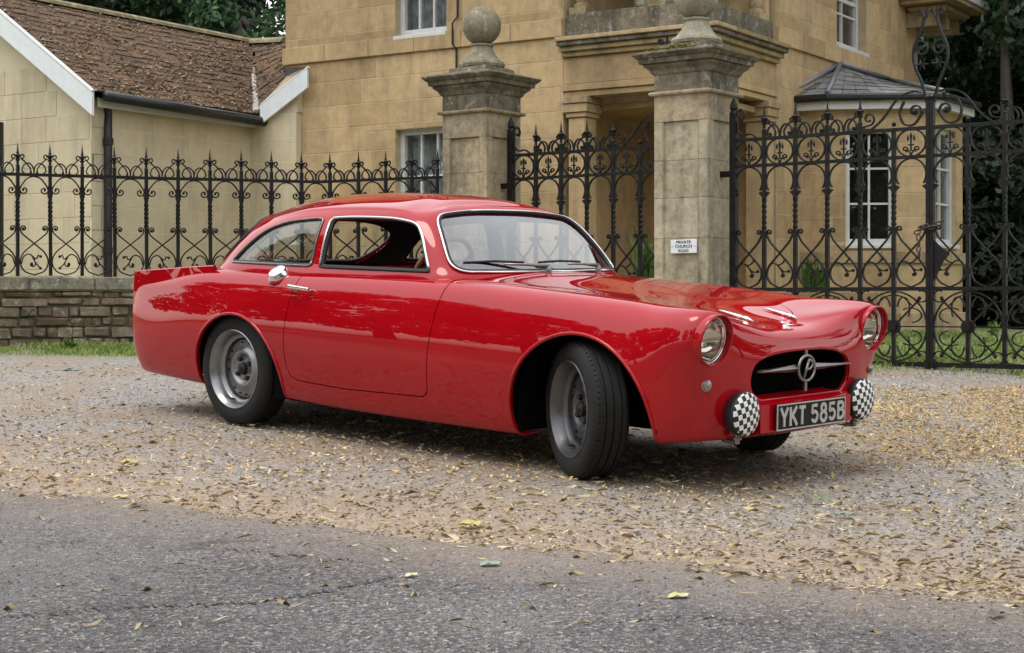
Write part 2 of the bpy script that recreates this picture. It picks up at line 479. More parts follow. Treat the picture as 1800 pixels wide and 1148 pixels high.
# ---- lower body net: stations run from the tail round the side to the nose; levels from sill to spine
SPL = np.array([(-3.50,.710),(-3.3,.755),(-3.0,.80),(-2.7,.82),(-2.4,.83),(-.9,.86),(-.75,.858),(-.5,.838),(-.2,.800),(.1,.762),(.3,.73),(.45,.695),(.55,.665),(.62,.640),(.68,.60),(.72,.56)])
CRL = np.array([(-3.5,.685),(-3.3,.726),(-3.0,.785),(-2.7,.826),(-2.4,.838),(-2.1,.841),(-1.5,.842),(-.9,.836),(-.6,.824),(-.3,.808),(0,.792),(.25,.775),(.45,.760),(.6,.748),(.7,.742)])
def spz(x): return float(np.interp(x, SPL[:,0], SPL[:,1]))
def crz(x): return float(np.interp(x, CRL[:,0], CRL[:,1]))
def body_net():
    S = []
    def side(x, y, zb, sx, crest=.60, tuck=.098, top=None):
        rk = min(1, max(0, (-2.45-x)/.6)); crest = .60+.055*rk
        """a station on the flank: y = half width at its widest, zb = sill height, sx = x on the spine"""
        zc = crz(x) if top is None else top; zs = spz(sx); h = zc-zb
        yc = y-(.766-crest); q = []
        q.append((x, y-.20, zb+.004)); q.append((x, y-tuck, zb)); q.append((x, y-.054, zb+.055*h/.67)); q.append((x, y-.022, zb+.17*h/.67))
        q.append((x, y, zb+.31*h/.67)); q.append((x, y-.004, zb+.44*h/.67)); q.append((x, y-.028+.014*rk, zb+.555*h/.67)); q.append((x, y-.072+.038*rk, zb+.633*h/.67))
        q.append((x+(sx-x)*.08, yc+.02, zc-.006)); q.append((x+(sx-x)*.25, yc-.07, zc+.0*h)); 
        for t in (.5, .76, 1.0):
            yy = (yc-.07)*(1-(t-.25)/.75) if t < 1 else 0
            q.append((x+(sx-x)*t, yy, 0))
        # bonnet / deck part: blend from crest to spine with a shallow valley beside the crest
        z9 = zc-.004
        q[9] = (q[9][0], q[9][1], z9*.75+ (zc*.55+zs*.45)*.25)
        q[10] = (q[10][0], q[10][1], zc*.34+zs*.66-.004)
        q[11] = (q[11][0], q[11][1], zc*.08+zs*.92)
        q[12] = (sx, 0, zs)
        return q
    # tail
    def tail(x, y, k, sx, zb=.205):
        """k = 1 at the rear centre, 0 on the flank: rounded tail panel"""
        dx, dy = k, 1-k; l = math.hypot(dx,dy); dx, dy = dx/l, dy/l
        zt = crz(-3.45)+.0; q = []
        prof = [(.20,zb+.004),(.085,zb),(.045,zb+.05),(.012,zb+.15),(0,zb+.27),(.001,zb+.38),(.007,zb+.455),(.020,zb+.502)]
        for d, z in prof: q.append((x+dx*d, y-dy*d, z))
        yi = y-dy*.055
        q.append((x+dx*.055, yi, zt+.046)); 
        for t, zz in ((.3,.045),(.55,.062),(.8,.07),(1.0,.07)):
            X = x+dx*.055+(sx-x-dx*.055)*t; Y = yi*(1-t)
            q.append((X, Y, zt+.046+(spz(sx)-zt-.046)*t))
        return q
    S.append(tail(-3.49, 0, 1, -3.15)); S.append(tail(-3.487, .25, .96, -3.13)); S.append(tail(-3.474,.45,.86,-3.09)); S.append(tail(-3.452,.59,.66,-3.03)); S.append(tail(-3.397,.672,.34,-2.98))
    for x, y, zb, sx in ((-3.16,.712,.198,-2.90),(-2.85,.735,.19,-2.70),(-2.6,.748,.186,-2.5),(-2.388,.755,.18,-2.33),(-2.15,.758,.172,-2.12),(-1.9,.760,.165,-1.88),(-1.6,.763,.158,-1.6),(-1.3,.765,.154,-1.3),(-1.0,.766,.152,-1.0),(-.75,.765,.152,-.74),(-.5,.764,.152,-.5),(-.25,.762,.154,-.26),(0,.758,.158,-.03),(.2,.750,.168,.13),(.36,.735,.184,.25)):
        S.append(side(x, y, zb, sx))
    # nose: each station lists its levels directly
    def nose(base, inn, zb, lev):
        """base plan point, inward unit direction, list of (inward, z)"""
        return [(base[0]+inn[0]*d, base[1]+inn[1]*d, z) for d, z in lev]
    S.append([(.40,.52,.20),(.475,.640,.196),(.490,.680,.24),(.500,.708,.34),(.508,.722,.46),(.518,.732,.57),(.520,.724,.66),(.520,.688,.728),(.52,.618,.758),(.505,.535,.746),(.46,.36,.723),(.41,.17,.711),(.35,0,.717)])
    S.append([(.46,.47,.208),(.555,.590,.204),(.578,.628,.245),(.598,.656,.34),(.618,.676,.45),(.646,.699,.56),(.658,.703,.64),(.660,.674,.715),(.658,.604,.747),(.635,.535,.733),(.57,.35,.711),(.51,.16,.689),(.43,0,.698)])
    S.append([(.49,.40,.212),(.600,.510,.208),(.630,.542,.245),(.650,.562,.34),(.659,.570,.44),(.667,.574,.54),(.670,.566,.62),(.668,.545,.688),(.660,.508,.718),(.640,.450,.708),(.595,.31,.693),(.55,.15,.675),(.50,0,.685)])
    S.append([(.51,.30,.212),(.622,.40,.206),(.654,.418,.245),(.676,.43,.33),(.687,.435,.42),(.690,.435,.51),(.688,.432,.58),(.680,.425,.626),(.668,.405,.664),(.648,.360,.684),(.618,.26,.674),(.582,.13,.666),(.548,0,.674)])
    S.append([(.52,.16,.212),(.63,.21,.204),(.663,.22,.24),(.686,.225,.32),(.697,.23,.40),(.701,.23,.48),(.700,.23,.545),(.693,.228,.587),(.685,.222,.619),(.670,.20,.639),(.645,.15,.652),(.614,.08,.659),(.582,0,.665)])
    S.append([(.53,0,.212),(.635,0,.203),(.667,0,.24),(.69,0,.32),(.701,0,.40),(.705,0,.48),(.704,0,.537),(.698,0,.575),(.691,0,.606),(.680,0,.626),(.662,0,.641),(.640,0,.649),(.612,0,.657)])
    return np.array(S, float)
def green_net():
    zs = np.array([(-1.05,1.13),(-1.2,1.19),(-1.3,1.214),(-1.5,1.236),(-1.8,1.245),(-2.1,1.238),(-2.36,1.214),(-2.5,1.19)])
    ST = [ # base, glass top, roof edge, spine x
     ((-.735,0,.852),(-1.13,0,1.148),(-1.195,0,1.182),-1.30),
     ((-.75,.25,.850),(-1.125,.22,1.145),(-1.19,.21,1.178),-1.32),
     ((-.785,.43,.847),(-1.11,.385,1.135),(-1.185,.365,1.166),-1.36),
     ((-.842,.565,.843),(-1.095,.49,1.113),(-1.185,.455,1.150),-1.41),
     ((-.925,.637,.840),(-1.125,.545,1.098),(-1.23,.495,1.148),-1.47),
     ((-1.06,.658,.838),(-1.215,.570,1.107),(-1.30,.508,1.160),-1.54),
     ((-1.35,.663,.838),(-1.42,.577,1.113),(-1.47,.512,1.168),-1.65),
     ((-1.7,.664,.840),(-1.72,.578,1.111),(-1.74,.512,1.168),-1.8),
     ((-2.05,.660,.842),(-2.03,.572,1.095),(-2.01,.502,1.156),-1.97),
     ((-2.38,.650,.843),(-2.26,.562,1.062),(-2.21,.485,1.132),-2.10),
     ((-2.60,.612,.838),(-2.42,.530,1.045),(-2.34,.455,1.118),-2.19),
     ((-2.755,.535,.828),(-2.51,.465,1.062),(-2.41,.41,1.118),-2.24),
     ((-2.86,.42,.820),(-2.545,.375,1.095),(-2.44,.34,1.138),-2.29),
     ((-2.93,.22,.815),(-2.565,.2,1.125),(-2.46,.18,1.160),-2.33),
     ((-2.95,0,.812),(-2.575,0,1.135),(-2.47,0,1.168),-2.35)]
    S = []
    for B, T, E, sx in ST:
        B, T, E = map(np.array, (B, T, E)); s = np.array((sx, 0, float(np.interp(-sx, -zs[:,0], zs[:,1]))))
        o = (B-T)*np.array([1,1,0]); l = np.linalg.norm(o); o = o/l if l > 1e-6 else o
        bul = np.array([o[0], o[1], .35])*.012
        q = [B+o*.030+np.array([0,0,-.07]), B+o*.016+np.array([0,0,-.012]), B+(T-B)*.12+bul*.3, B+(T-B)*.42+bul, B+(T-B)*.75+bul, T+(T-B)*.02, T*.45+E*.55+np.array([0,0,.006]), E]
        for t in (.35, .7, 1.0):
            p = E+(s-E)*t; p[2] = E[2]+(s[2]-E[2])*(1-(1-t)**2.0); q.append(p)
        S.append(q)
    return np.array(S, float)
FARCH = (.045, .240, .392, .390); RARCH = (-2.345, .245, .382, .352)
def archd(c):
    return lambda V: (np.sqrt(((V[:,0]-c[0])/c[2])**2+((V[:,2]-c[1])/c[3])**2)-1)*min(c[2],c[3])
DOOR = rounded([(-1.815,.93),(-1.862,.785),(-1.885,.652),(-1.91,.478),(-1.907,.285),(-1.478,.268),(-.868,.278),(-.85,.438),(-.812,.65),(-.790,.79),(-.80,.842),(-.95,.93)], [0,.15,.1,.1,.13,0,.05,.1,.1,.06,.05,0], 5)
WIN_D = rounded([(-1.740,.858),(-1.738,1.104),(-1.60,1.111),(-1.42,1.111),(-1.255,1.106),(-1.125,1.085),(-1.062,1.02),(-.960,.858)], [.006,.008,.2,.2,.1,.06,.05,.006], 5)
WIN_Q = rounded([(-2.525,.863),(-2.40,.966),(-2.27,1.043),(-2.10,1.084),(-1.95,1.097),(-1.800,1.105),(-1.808,.860)], [.004,.1,.1,.1,.1,.012,.008], 5)
WIN_F = rounded([(-.582,.862),(.582,.862),(.535,1.005),(.478,1.122),(.2,1.148),(-.2,1.148),(-.478,1.122),(-.535,1.005)], [.10,.10,.1,.07,.12,.12,.07,.1], 6)
WIN_R = rounded([(-.49,.850),(.49,.850),(.540,.93),(.53,1.02),(.44,1.088),(.3,1.11),(-.3,1.11),(-.44,1.088),(-.53,1.02),(-.540,.93)], [.04,.04,.06,.06,.06,.06,.06,.06,.06,.06], 6)

GRILLE = rounded([(-.30,.366),(.30,.366),(.372,.41),(.382,.47),(.352,.525),(.26,.556),(.12,.570),(-.12,.570),(-.26,.556),(-.352,.525),(-.382,.47),(-.372,.41)], [.02,.02,.05,.04,.05,.06,.1,.1,.06,.05,.04,.05], 5)
HL = (.603, .630)     # headlamp axis y, z
def paint_mat():
    m, nt, b = newmat('red_car_paint')
    tc = nd(nt, 'ShaderNodeTexCoord')
    n = tex(nt, 'noise', tc.outputs['Object'], Scale=1.7, Detail=3.0)
    r = ramp(nt, n.outputs[0], [(.35, (.33,.0018,.0065)), (.7, (.38,.0026,.0080))])
    nt.links.new(r.outputs[0], b.inputs['Base Color'])
    b.inputs['Roughness'].default_value = .38; b.inputs['Specular IOR Level'].default_value = .0
    b.inputs['Coat Weight'].default_value = 1.0; b.inputs['Coat IOR'].default_value = 1.49
    n2 = tex(nt, 'noise', tc.outputs['Object'], Scale=6.0, Detail=8.0, Roughness=.7)
    rr = ramp(nt, n2.outputs[0], [(.35, .0), (.8, .02)]); nt.links.new(rr.outputs[0], b.inputs['Coat Roughness'])
    # faint unevenness of a hand finished glass fibre skin
    n3 = tex(nt, 'noise', tc.outputs['Object'], Scale=2.6, Detail=1.0)
    bb = bump(nt, n3.outputs[0], .022, .05); nt.links.new(bb, b.inputs['Coat Normal'])
    sx = nd(nt, 'ShaderNodeSeparateXYZ'); nt.links.new(tc.outputs['Object'], sx.inputs[0])
    gm = nd(nt, 'ShaderNodeMapRange'); nt.links.new(sx.outputs[2], gm.inputs[0]); gm.inputs[1].default_value = .42; gm.inputs[2].default_value = .14; gm.inputs[3].default_value = 0; gm.inputs[4].default_value = .05
    gn = tex(nt, 'noise', tc.outputs['Object'], Scale=11.0, Detail=8.0, Roughness=.7); gf = nd(nt, 'ShaderNodeMath', operation='MULTIPLY'); nt.links.new(gm.outputs[0], gf.inputs[0]); nt.links.new(gn.outputs[0], gf.inputs[1])
    dc = mix(nt, gf.outputs[0], r.outputs[0], (.16,.11,.08)); nt.links.new(dc, b.inputs['Base Color'])
    cw = nd(nt, 'ShaderNodeMath', operation='MULTIPLY_ADD'); nt.links.new(gf.outputs[0], cw.inputs[0]); cw.inputs[1].default_value = -2.0; cw.inputs[2].default_value = 1.0; nt.links.new(cw.outputs[0], b.inputs['Coat Weight'])
    return m
def glass_mat(name, tint=(1,1,1), refl=1.0, alpha_t=.93, f0=.085):
    m, nt, b = newmat(name); nt.nodes.remove(b)
    out = nt.nodes['Material Output']
    tr = nd(nt, 'ShaderNodeBsdfTransparent'); tr.inputs[0].default_value = (*[alpha_t*c for c in tint], 1)
    gl = nd(nt, 'ShaderNodeBsdfGlossy'); gl.inputs['Roughness'].default_value = .015; gl.inputs[0].default_value = (refl,refl,refl,1)
    # Schlick reflectance, the same from both sides of a thin pane
    ge = nd(nt, 'ShaderNodeNewGeometry'); dt = nd(nt, 'ShaderNodeVectorMath', operation='DOT_PRODUCT')
    nt.links.new(ge.outputs['Incoming'], dt.inputs[0]); nt.links.new(ge.outputs['Normal'], dt.inputs[1])
    ab = nd(nt, 'ShaderNodeMath', operation='ABSOLUTE'); nt.links.new(dt.outputs['Value'], ab.inputs[0])
    su = nd(nt, 'ShaderNodeMath', operation='SUBTRACT'); su.inputs[0].default_value = 1.0; nt.links.new(ab.outputs[0], su.inputs[1])
    pw = nd(nt, 'ShaderNodeMath', operation='POWER'); nt.links.new(su.outputs[0], pw.inputs[0]); pw.inputs[1].default_value = 4.2
    mm = nd(nt, 'ShaderNodeMath', operation='MULTIPLY_ADD'); mm.inputs[1].default_value = .90; mm.inputs[2].default_value = f0; mm.use_clamp = True
    nt.links.new(pw.outputs[0], mm.inputs[0])
    mx = nd(nt, 'ShaderNodeMixShader'); nt.links.new(mm.outputs[0], mx.inputs[0]); nt.links.new(tr.outputs[0], mx.inputs[1]); nt.links.new(gl.outputs[0], mx.inputs[2])
    nt.links.new(mx.outputs[0], out.inputs[0]); return m
def checker_mat():
    m, nt, b = newmat('checked_vinyl'); tc = nd(nt, 'ShaderNodeTexCoord')
    mp = nd(nt, 'ShaderNodeMapping'); mp.inputs['Rotation'].default_value = (math.radians(-14), 0, 0); mp.inputs['Location'].default_value = (.3037, .0031, .0047)
    ck = nd(nt, 'ShaderNodeTexChecker'); ck.inputs['Scale'].default_value = 45
    ck.inputs[1].default_value = (.80,.79,.77,1); ck.inputs[2].default_value = (.012,.012,.014,1)
    nt.links.new(tc.outputs['Object'], mp.inputs[0])
    # only y and z drive the pattern
    sp = nd(nt, 'ShaderNodeSeparateXYZ'); cb = nd(nt, 'ShaderNodeCombineXYZ'); nt.links.new(mp.outputs[0], sp.inputs[0])
    cb.inputs[0].default_value = .003
    nt.links.new(sp.outputs[1], cb.inputs[1]); nt.links.new(sp.outputs[2], cb.inputs[2]); nt.links.new(cb.outputs[0], ck.inputs[0])
    nt.links.new(ck.outputs[0], b.inputs['Base Color']); b.inputs['Roughness'].default_value = .45
    n = tex(nt, 'noise', tc.outputs['Object'], Scale=14.0, Detail=2.0); nt.links.new(bump(nt, n.outputs[0], .5, .02), b.inputs['Normal'])
    return m
M_PAINT = paint_mat()
M_CHROME = simple('chrome', (.78,.77,.75), .09, 1.0, var=.08, scale=30)
M_STAIN = simple('dull_bright_metal', (.25,.235,.215), .34, 1.0, var=.2, scale=25)
M_RUBBER = simple('black_rubber', (.014,.014,.015), .62, var=.3, scale=40)
M_TYRE = simple('tyre_rubber', (.011,.0105,.010), .7, var=.4, scale=16, bumps=.08, spec=.3)
M_RIM = simple('silver_painted_steel', (.27,.27,.275), .34, .85, var=.16, scale=14, bumps=.03)
M_RIMF = simple('shade_darkened_rim_steel', (.13,.13,.135), .42, .8, var=.2, scale=14, bumps=.03)  # front rims: same steel as the rear, shadow darkened into the colour
M_BLACK = simple('black_trim', (.010,.010,.011), .5, var=.3, scale=30)
M_UNDER = simple('dark_underbody', (.006,.006,.006), 1.0, spec=0.0)
M_TRIM = simple('dark_maroon_interior_trim', (.020,.008,.009), .75, var=.3, scale=22, bumps=.1)
M_SEAT = simple('black_leather_seat', (.03,.022,.02), .55, var=.3, scale=30, bumps=.15)
M_WOOD = simple('wooden_wheel_rim', (.22,.10,.035), .35, var=.3, scale=30)
M_GLASS = glass_mat('clear_window_glass', (.93,.96,.95))
M_GLASSQ = glass_mat('side_window_glass', (.90,.93,.92), alpha_t=.86)
M_SCREEN = glass_mat('windscreen_glass', (.90,.95,.97), alpha_t=.80, f0=.20)
M_LENS = glass_mat('lamp_lens_glass', (1,.99,.95), alpha_t=.92, f0=.05)
M_REFL = simple('lamp_reflector', (.66,.64,.58), .09, 1.0)
M_PLATEB = simple('black_number_plate', (.008,.0075,.007), .5, var=.3, scale=60, spec=.2)
M_PLATES = simple('silver_plate_characters', (.50,.49,.46), .38, .4, var=.12, scale=80)
M_CHECK = checker_mat()
M_BADGE = simple('enamel_badge', (.55,.53,.55), .25, .6)
def stone_mat(name, base, var, dark=.45, stain=.5, lichen=0.0, scale=1.0, rnd=.35, bs=.35):
    """weathered limestone: tone differs from block to block, with blotches, streaks and pitting"""
    m, nt, b = newmat(name); L = nt.links
    tc = nd(nt, 'ShaderNodeTexCoord'); geo = nd(nt, 'ShaderNodeNewGeometry'); P = geo.outputs['Position']
    oi = nd(nt, 'ShaderNodeObjectInfo')
    n1 = tex(nt, 'noise', P, Scale=1.3*scale, Detail=8.0, Roughness=.62); n2 = tex(nt, 'noise', P, Scale=9.0*scale, Detail=8.0, Roughness=.7)
    n3 = tex(nt, 'noise', P, Scale=60.0, Detail=4.0)
    c1 = ramp(nt, n1.outputs[0], [(.28, [c*(1-var) for c in base]), (.5, base), (.74, [min(1,c*(1+var*.8)) for c in base])])
    c2 = ramp(nt, n2.outputs[0], [(.25, 1-.38*dark), (.55, 1.0), (.8, 1.12)])
    col = mix(nt, 1.0, c1.outputs[0], c2.outputs[0], 'MULTIPLY')
    rv = ramp(nt, oi.outputs['Random'], [(0, (1-rnd*.7,1-rnd*.8,1-rnd)), (.5, (1,1,1)), (1, (1+rnd*.25,1+rnd*.22,1+rnd*.15))])
    col = mix(nt, 1.0, col, rv.outputs[0], 'MULTIPLY')
    if stain:
        mp = nd(nt, 'ShaderNodeMapping'); mp.inputs['Scale'].default_value = (3.0,3.0,.5); L.new(P, mp.inputs[0])
        ns = tex(nt, 'noise', mp.outputs[0], Scale=1.6, Detail=7.0, Roughness=.7)
        sf = ramp(nt, ns.outputs[0], [(.47, 0), (.66, stain)])
        col = mix(nt, sf.outputs[0], col, (.055,.050,.040))
    if lichen:
        nl = tex(nt, 'noise', P, Scale=11.0, Detail=9.0, Roughness=.8)
        lf = ramp(nt, nl.outputs[0], [(.535, 0), (.62, lichen)])
        col = mix(nt, lf.outputs[0], col, (.46,.44,.37))
        n5 = tex(nt, 'noise', P, Scale=6.0, Detail=9.0, Roughness=.85)
        l5 = ramp(nt, n5.outputs[0], [(.53, 0), (.64, lichen*.8)])
        col = mix(nt, l5.outputs[0], col, (.045,.042,.032))
    L.new(col, b.inputs['Base Color']); b.inputs['Roughness'].default_value = .9; b.inputs['Specular IOR Level'].default_value = .2
    nn = bump(nt, n2.outputs[0], bs, .012); nn = bump(nt, n3.outputs[0], bs*.6, .004, nn); L.new(nn, b.inputs['Normal'])
    return m
M_BATH = stone_mat('honey_limestone', (.51,.365,.205), .24, dark=.7, stain=.26, rnd=.24)
M_BATHD = stone_mat('weathered_limestone_dressing', (.44,.33,.19), .2, stain=.45, lichen=.5)
M_MORT = simple('lime_mortar', (.47,.37,.23), .95, var=.2, scale=9, coord='Object')
M_PIER = stone_mat('grey_weathered_pier_stone', (.38,.305,.205), .34, dark=1.3, stain=.55, lichen=.45, scale=1.6, bs=.6)
M_PIERL = stone_mat('pale_pier_stone', (.52,.45,.335), .3, dark=1.3, stain=.42, lichen=.5, scale=1.6, bs=.6)
M_CAP = stone_mat('black_crusted_cap_stone', (.20,.17,.125), .4, dark=1.3, stain=.85, lichen=.6, scale=2.0, bs=.7)
M_BALL = stone_mat('lichened_ball_stone', (.30,.275,.205), .22, dark=.9, stain=.35, lichen=.65, scale=3.0, bs=.8)
M_CREAM = stone_mat('cream_painted_wall', (.63,.535,.375), .08, dark=.25, stain=.22, rnd=.06, bs=.12)
M_CREAMJ = simple('cream_painted_joint', (.635,.55,.395), .9, var=.08, scale=4)
M_RUBBLE = stone_mat('mossy_rubble', (.20,.155,.11), .5, dark=1.0, stain=.55, lichen=.55, scale=2.6, rnd=.6, bs=.8)
M_COPE = stone_mat('lichened_coping', (.27,.245,.185), .3, dark=1.0, stain=.45, lichen=.9, scale=2.4, rnd=.25, bs=.8)
M_WHITE = simple('flaking_white_paint', (.60,.60,.585), .5, var=.10, scale=12, bumps=.1)
M_BARGE = simple('white_painted_board', (.70,.73,.75), .45, var=.06, scale=8)
M_IRON = simple('black_painted_wrought_iron', (.008,.0072,.0072), .42, .0, var=.6, scale=22, bumps=.15, spec=.28)
M_IRONG = simple('algae_stained_iron', (.022,.025,.015), .6, .0, var=.6, scale=18, bumps=.2, spec=.25)
M_GUTTER = simple('black_gutter_iron', (.014,.013,.014), .4, .1, var=.3, scale=12)
M_LEAD = simple('lead_flashing', (.22,.23,.25), .5, .4, var=.2, scale=6)
M_SLATE = stone_mat('grey_slate', (.23,.23,.235), .25, dark=.7, stain=.2, lichen=.45, scale=3, rnd=.5, bs=.3)
M_PANE = glass_mat('house_window_pane', (.88,.92,.93), alpha_t=.8, f0=.12)
M_DARKROOM = simple('dark_room', (.020,.018,.016), .95)
M_CURT = simple('grey_net_curtain', (.42,.42,.43), .9, var=.5, scale=9)
M_DOORP = simple('pale_grey_green_door_paint', (.42,.43,.40), .45, var=.06, scale=9)
def tile_mat():
    m, nt, b = newmat('moss_grown_roof_tiles'); L = nt.links
    P = nd(nt, 'ShaderNodeNewGeometry').outputs['Position']
    n1 = tex(nt, 'noise', P, Scale=2.2, Detail=7.0, Roughness=.65); n2 = tex(nt, 'noise', P, Scale=30.0, Detail=9.0, Roughness=.8)
    a = ramp(nt, n2.outputs[0], [(.28,(.042,.032,.025)),(.45,(.120,.086,.062)),(.6,(.225,.162,.115)),(.8,(.36,.285,.21))])
    c = ramp(nt, n1.outputs[0], [(.3,(.55,.55,.6)),(.5,(1,.95,.9)),(.72,(1.5,1.2,.95))])
    col = mix(nt, 1.0, a.outputs[0], c.outputs[0], 'MULTIPLY')
    n4 = tex(nt, 'noise', P, Scale=5.5, Detail=9.0, Roughness=.85); g = ramp(nt, n4.outputs[0], [(.62,0),(.75,.7)])
    col = mix(nt, g.outputs[0], col, (.24,.22,.17))
    L.new(col, b.inputs['Base Color']); b.inputs['Roughness'].default_value = .95; b.inputs['Specular IOR Level'].default_value = .15
    L.new(bump(nt, n2.outputs[0], .9, .03), b.inputs['Normal']); return m
M_TILE = tile_mat()
M_RIDGE = stone_mat('yellow_lichened_ridge_tile', (.26,.22,.12), .3, dark=.9, stain=.4, lichen=.7, scale=3, rnd=.3, bs=.6)
M_MOSS = simple('cushion_moss', (.13,.12,.025), .95, var=.6, scale=40, bumps=.8)
# ================================================================== BUILDINGS
def frame3(P0, D, N):
    """matrix of a wall: x along the wall, y outward, z up"""
    return Matrix(((D[0],N[0],0,P0[0]),(D[1],N[1],0,P0[1]),(0,0,1,0),(0,0,0,1)))
def wall_sz(P0, D, px, py):
    a = (px-900)/FPX; s = (a*P0[1]-P0[0])/(D[0]-a*D[1]); Y = P0[1]+s*D[1]
    return s, CAMZ-(py-PY0)/FPX*Y
def rect_sub(r, holes):
    out = [r]
    for h in holes:
        nx = []
        for (a,b,c,d) in out:
            if h[0] >= b or h[1] <= a or h[2] >= d or h[3] <= c: nx.append((a,b,c,d)); continue
            if c < h[2]: nx.append((a,b,c,h[2]))
            if d > h[3]: nx.append((a,b,h[3],d))
            lo, hi = max(c,h[2]), min(d,h[3])
            if a < h[0]: nx.append((a,h[0],lo,hi))
            if b > h[1]: nx.append((h[1],b,lo,hi))
        out = nx
    return [r for r in out if r[1]-r[0] > .02 and r[3]-r[2] > .02]
def tf(M, V): return [M @ Vector(v) for v in V]
def wmesh(parent, name, M, mb, mat, **k): return obj(name, tf(M, mb.V), mb.F, mat, parent, **k)
def ashlar(house, M, L, z0, z1, holes, ch, bl, mat, mort, seed, depth=.22, joint=.005, s_from=0., stones=True, vis=None, z_start=None, proud=-.0005):
    rng = random.Random(seed)
    mb = MB()
    for (a,b,c,d) in rect_sub((s_from,L,z0,z1), holes): mb.box(((a+b)/2, -depth/2, (c+d)/2), (b-a, depth, d-c))
    wall = wmesh(house, 'wall', M, mb, mort)
    z = z_start if z_start is not None else z0; row = 0
    while z < z1-.03 and stones:
        h = ch*rng.uniform(.93,1.07); zt = min(z+h, z1); s = s_from-(bl*.5 if row % 2 else 0)-rng.random()*.15
        while s < L:
            l = bl*rng.choice((.62,.8,1,1,1.2,1.45)); a, b = max(s,s_from), min(s+l, L)
            if b-a > .05 and zt > z0:
                for (ra,rb,rc,rd) in rect_sub((a,b,max(z,z0),zt), holes):
                    if vis and not vis(ra,rb,rc,rd): continue
                    if rb-ra < .04 or rd-rc < .04: continue
                    q = MB().box((0,0,0), (rb-ra-joint, .03, rd-rc-joint), bev=.005)
                    o = obj('stone', tf(M, [(v[0]+(ra+rb)/2, v[1]+proud-.012+rng.uniform(-.0015,.0015), v[2]+(rc+rd)/2) for v in q.V]), q.F, mat, wall)
            s += l
        z = zt; row += 1
    return wall
def sash(house, M, s0, s1, z0, z1, rec=.13, nx=2, nz=2, fw=.055, curtain=True, mid=True, name='window', bars=None):
    mb = MB(); y = -rec
    mb.box(((s0+fw/2), y, (z0+z1)/2), (fw,.07,z1-z0)).box((s1-fw/2, y, (z0+z1)/2), (fw,.07,z1-z0))
    mb.box(((s0+s1)/2, y-.002, z1-fw/2), (s1-s0-2*fw,.066,fw)).box(((s0+s1)/2, y-.002, z0+fw*.7), (s1-s0-2*fw,.066,fw*1.4))
    w = wmesh(house, name, M, mb, M_WHITE)
    wmesh(w, 'sill', M, MB().box(((s0+s1)/2, -rec*.45, z0-.02), (s1-s0+.02, rec+.06, .045), bev=.006), M_WHITE)
    ia, ib, ic, id_ = s0+fw, s1-fw, z0+fw*1.4, z1-fw
    zm = ic+(id_-ic)*.5
    if mid: wmesh(w, 'meeting_rail', M, MB().box(((ia+ib)/2, y, zm), (ib-ia,.05,.045)), M_WHITE)
    xs = [ia+(ib-ia)*k/nx for k in range(nx+1)]; zs = [ic, zm, id_] if (mid and nz == 2) else [ic+(id_-ic)*k/nz for k in range(nz+1)]
    for x in xs[1:-1]: wmesh(w, 'glazing_bar', M, MB().box((x, y+.004, (ic+id_)/2), (.022,.03,id_-ic)), M_WHITE)
    for z in zs[1:-1]:
        if not (mid and abs(z-zm) < .01): wmesh(w, 'glazing_bar', M, MB().box(((ia+ib)/2, y+.001, z), (ib-ia,.03,.022)), M_WHITE)
    for i in range(nx):
        for j in range(len(zs)-1):
            wmesh(w, 'pane', M, MB().add([(xs[i],y-.01,zs[j]),(xs[i+1],y-.01,zs[j]),(xs[i+1],y-.01+random.uniform(-.003,.003),zs[j+1]),(xs[i],y-.01,zs[j+1])],[(0,1,2,3)]), M_PANE)
    if curtain:
        V = []; n = 40
        for k in range(n+1):
            x = s0+(s1-s0)*k/n; yy = y-.12+.022*math.sin(k*1.9)+.012*math.sin(k*.7)
            V += [(x,yy,z0+.03),(x,yy,z1)]
        keep = [k for k in range(n) if abs(k-n*.36) > 3 or True]
        wmesh(w, 'curtain', M, MB().add(V, [(2*k,2*k+2,2*k+3,2*k+1) for k in keep]), M_CURT, smooth=True)
    rb = MB().box(((s0+s1)/2, -.9, (z0+z1)/2), (s1-s0+.5, .02, z1-z0+.5))
    for xx in (s0-.2, s1+.2): rb.box((xx, -.6, (z0+z1)/2), (.02, .6, z1-z0+.5))
    rb.box(((s0+s1)/2,-.6,z1+.2),(s1-s0+.5,.6,.02)).box(((s0+s1)/2,-.6,z0-.2),(s1-s0+.5,.6,.02))
    wmesh(w, 'room', M, rb, M_DARKROOM)
    return w
AH = math.radians(33)
UH = (math.cos(AH), -math.sin(AH)); VH = (math.sin(AH), math.cos(AH))
NU = (-math.sin(AH), -math.cos(AH)); NV = (math.cos(AH), -math.sin(AH))      # outward normals of the two street walls
house = empty('gate_lodge', (1.9,15.8,.7), label='honey coloured stone gate lodge with corner porch and bay window', cat='house')
house_inv = house.matrix_world.inverted()
house.location = (0,0,0)
PU = (-2.61, 18.70); MU = frame3(PU, UH, NU); LU = 3.74
PVv = (2.784, 17.10); MV = frame3(PVv, VH, NV); LV = 4.46
ZB, ZS, ZT = .55, 3.82, 5.5
# --- left (u) wall
s0,_ = wall_sz(PU,UH,695,30); s1,_ = wall_sz(PU,UH,785,30); _,zsill = wall_sz(PU,UH,740,60)
s2,_ = wall_sz(PU,UH,695,300); s3,_ = wall_sz(PU,UH,795,300); _,zl1 = wall_sz(PU,UH,700,228); _,zl0 = wall_sz(PU,UH,700,400)
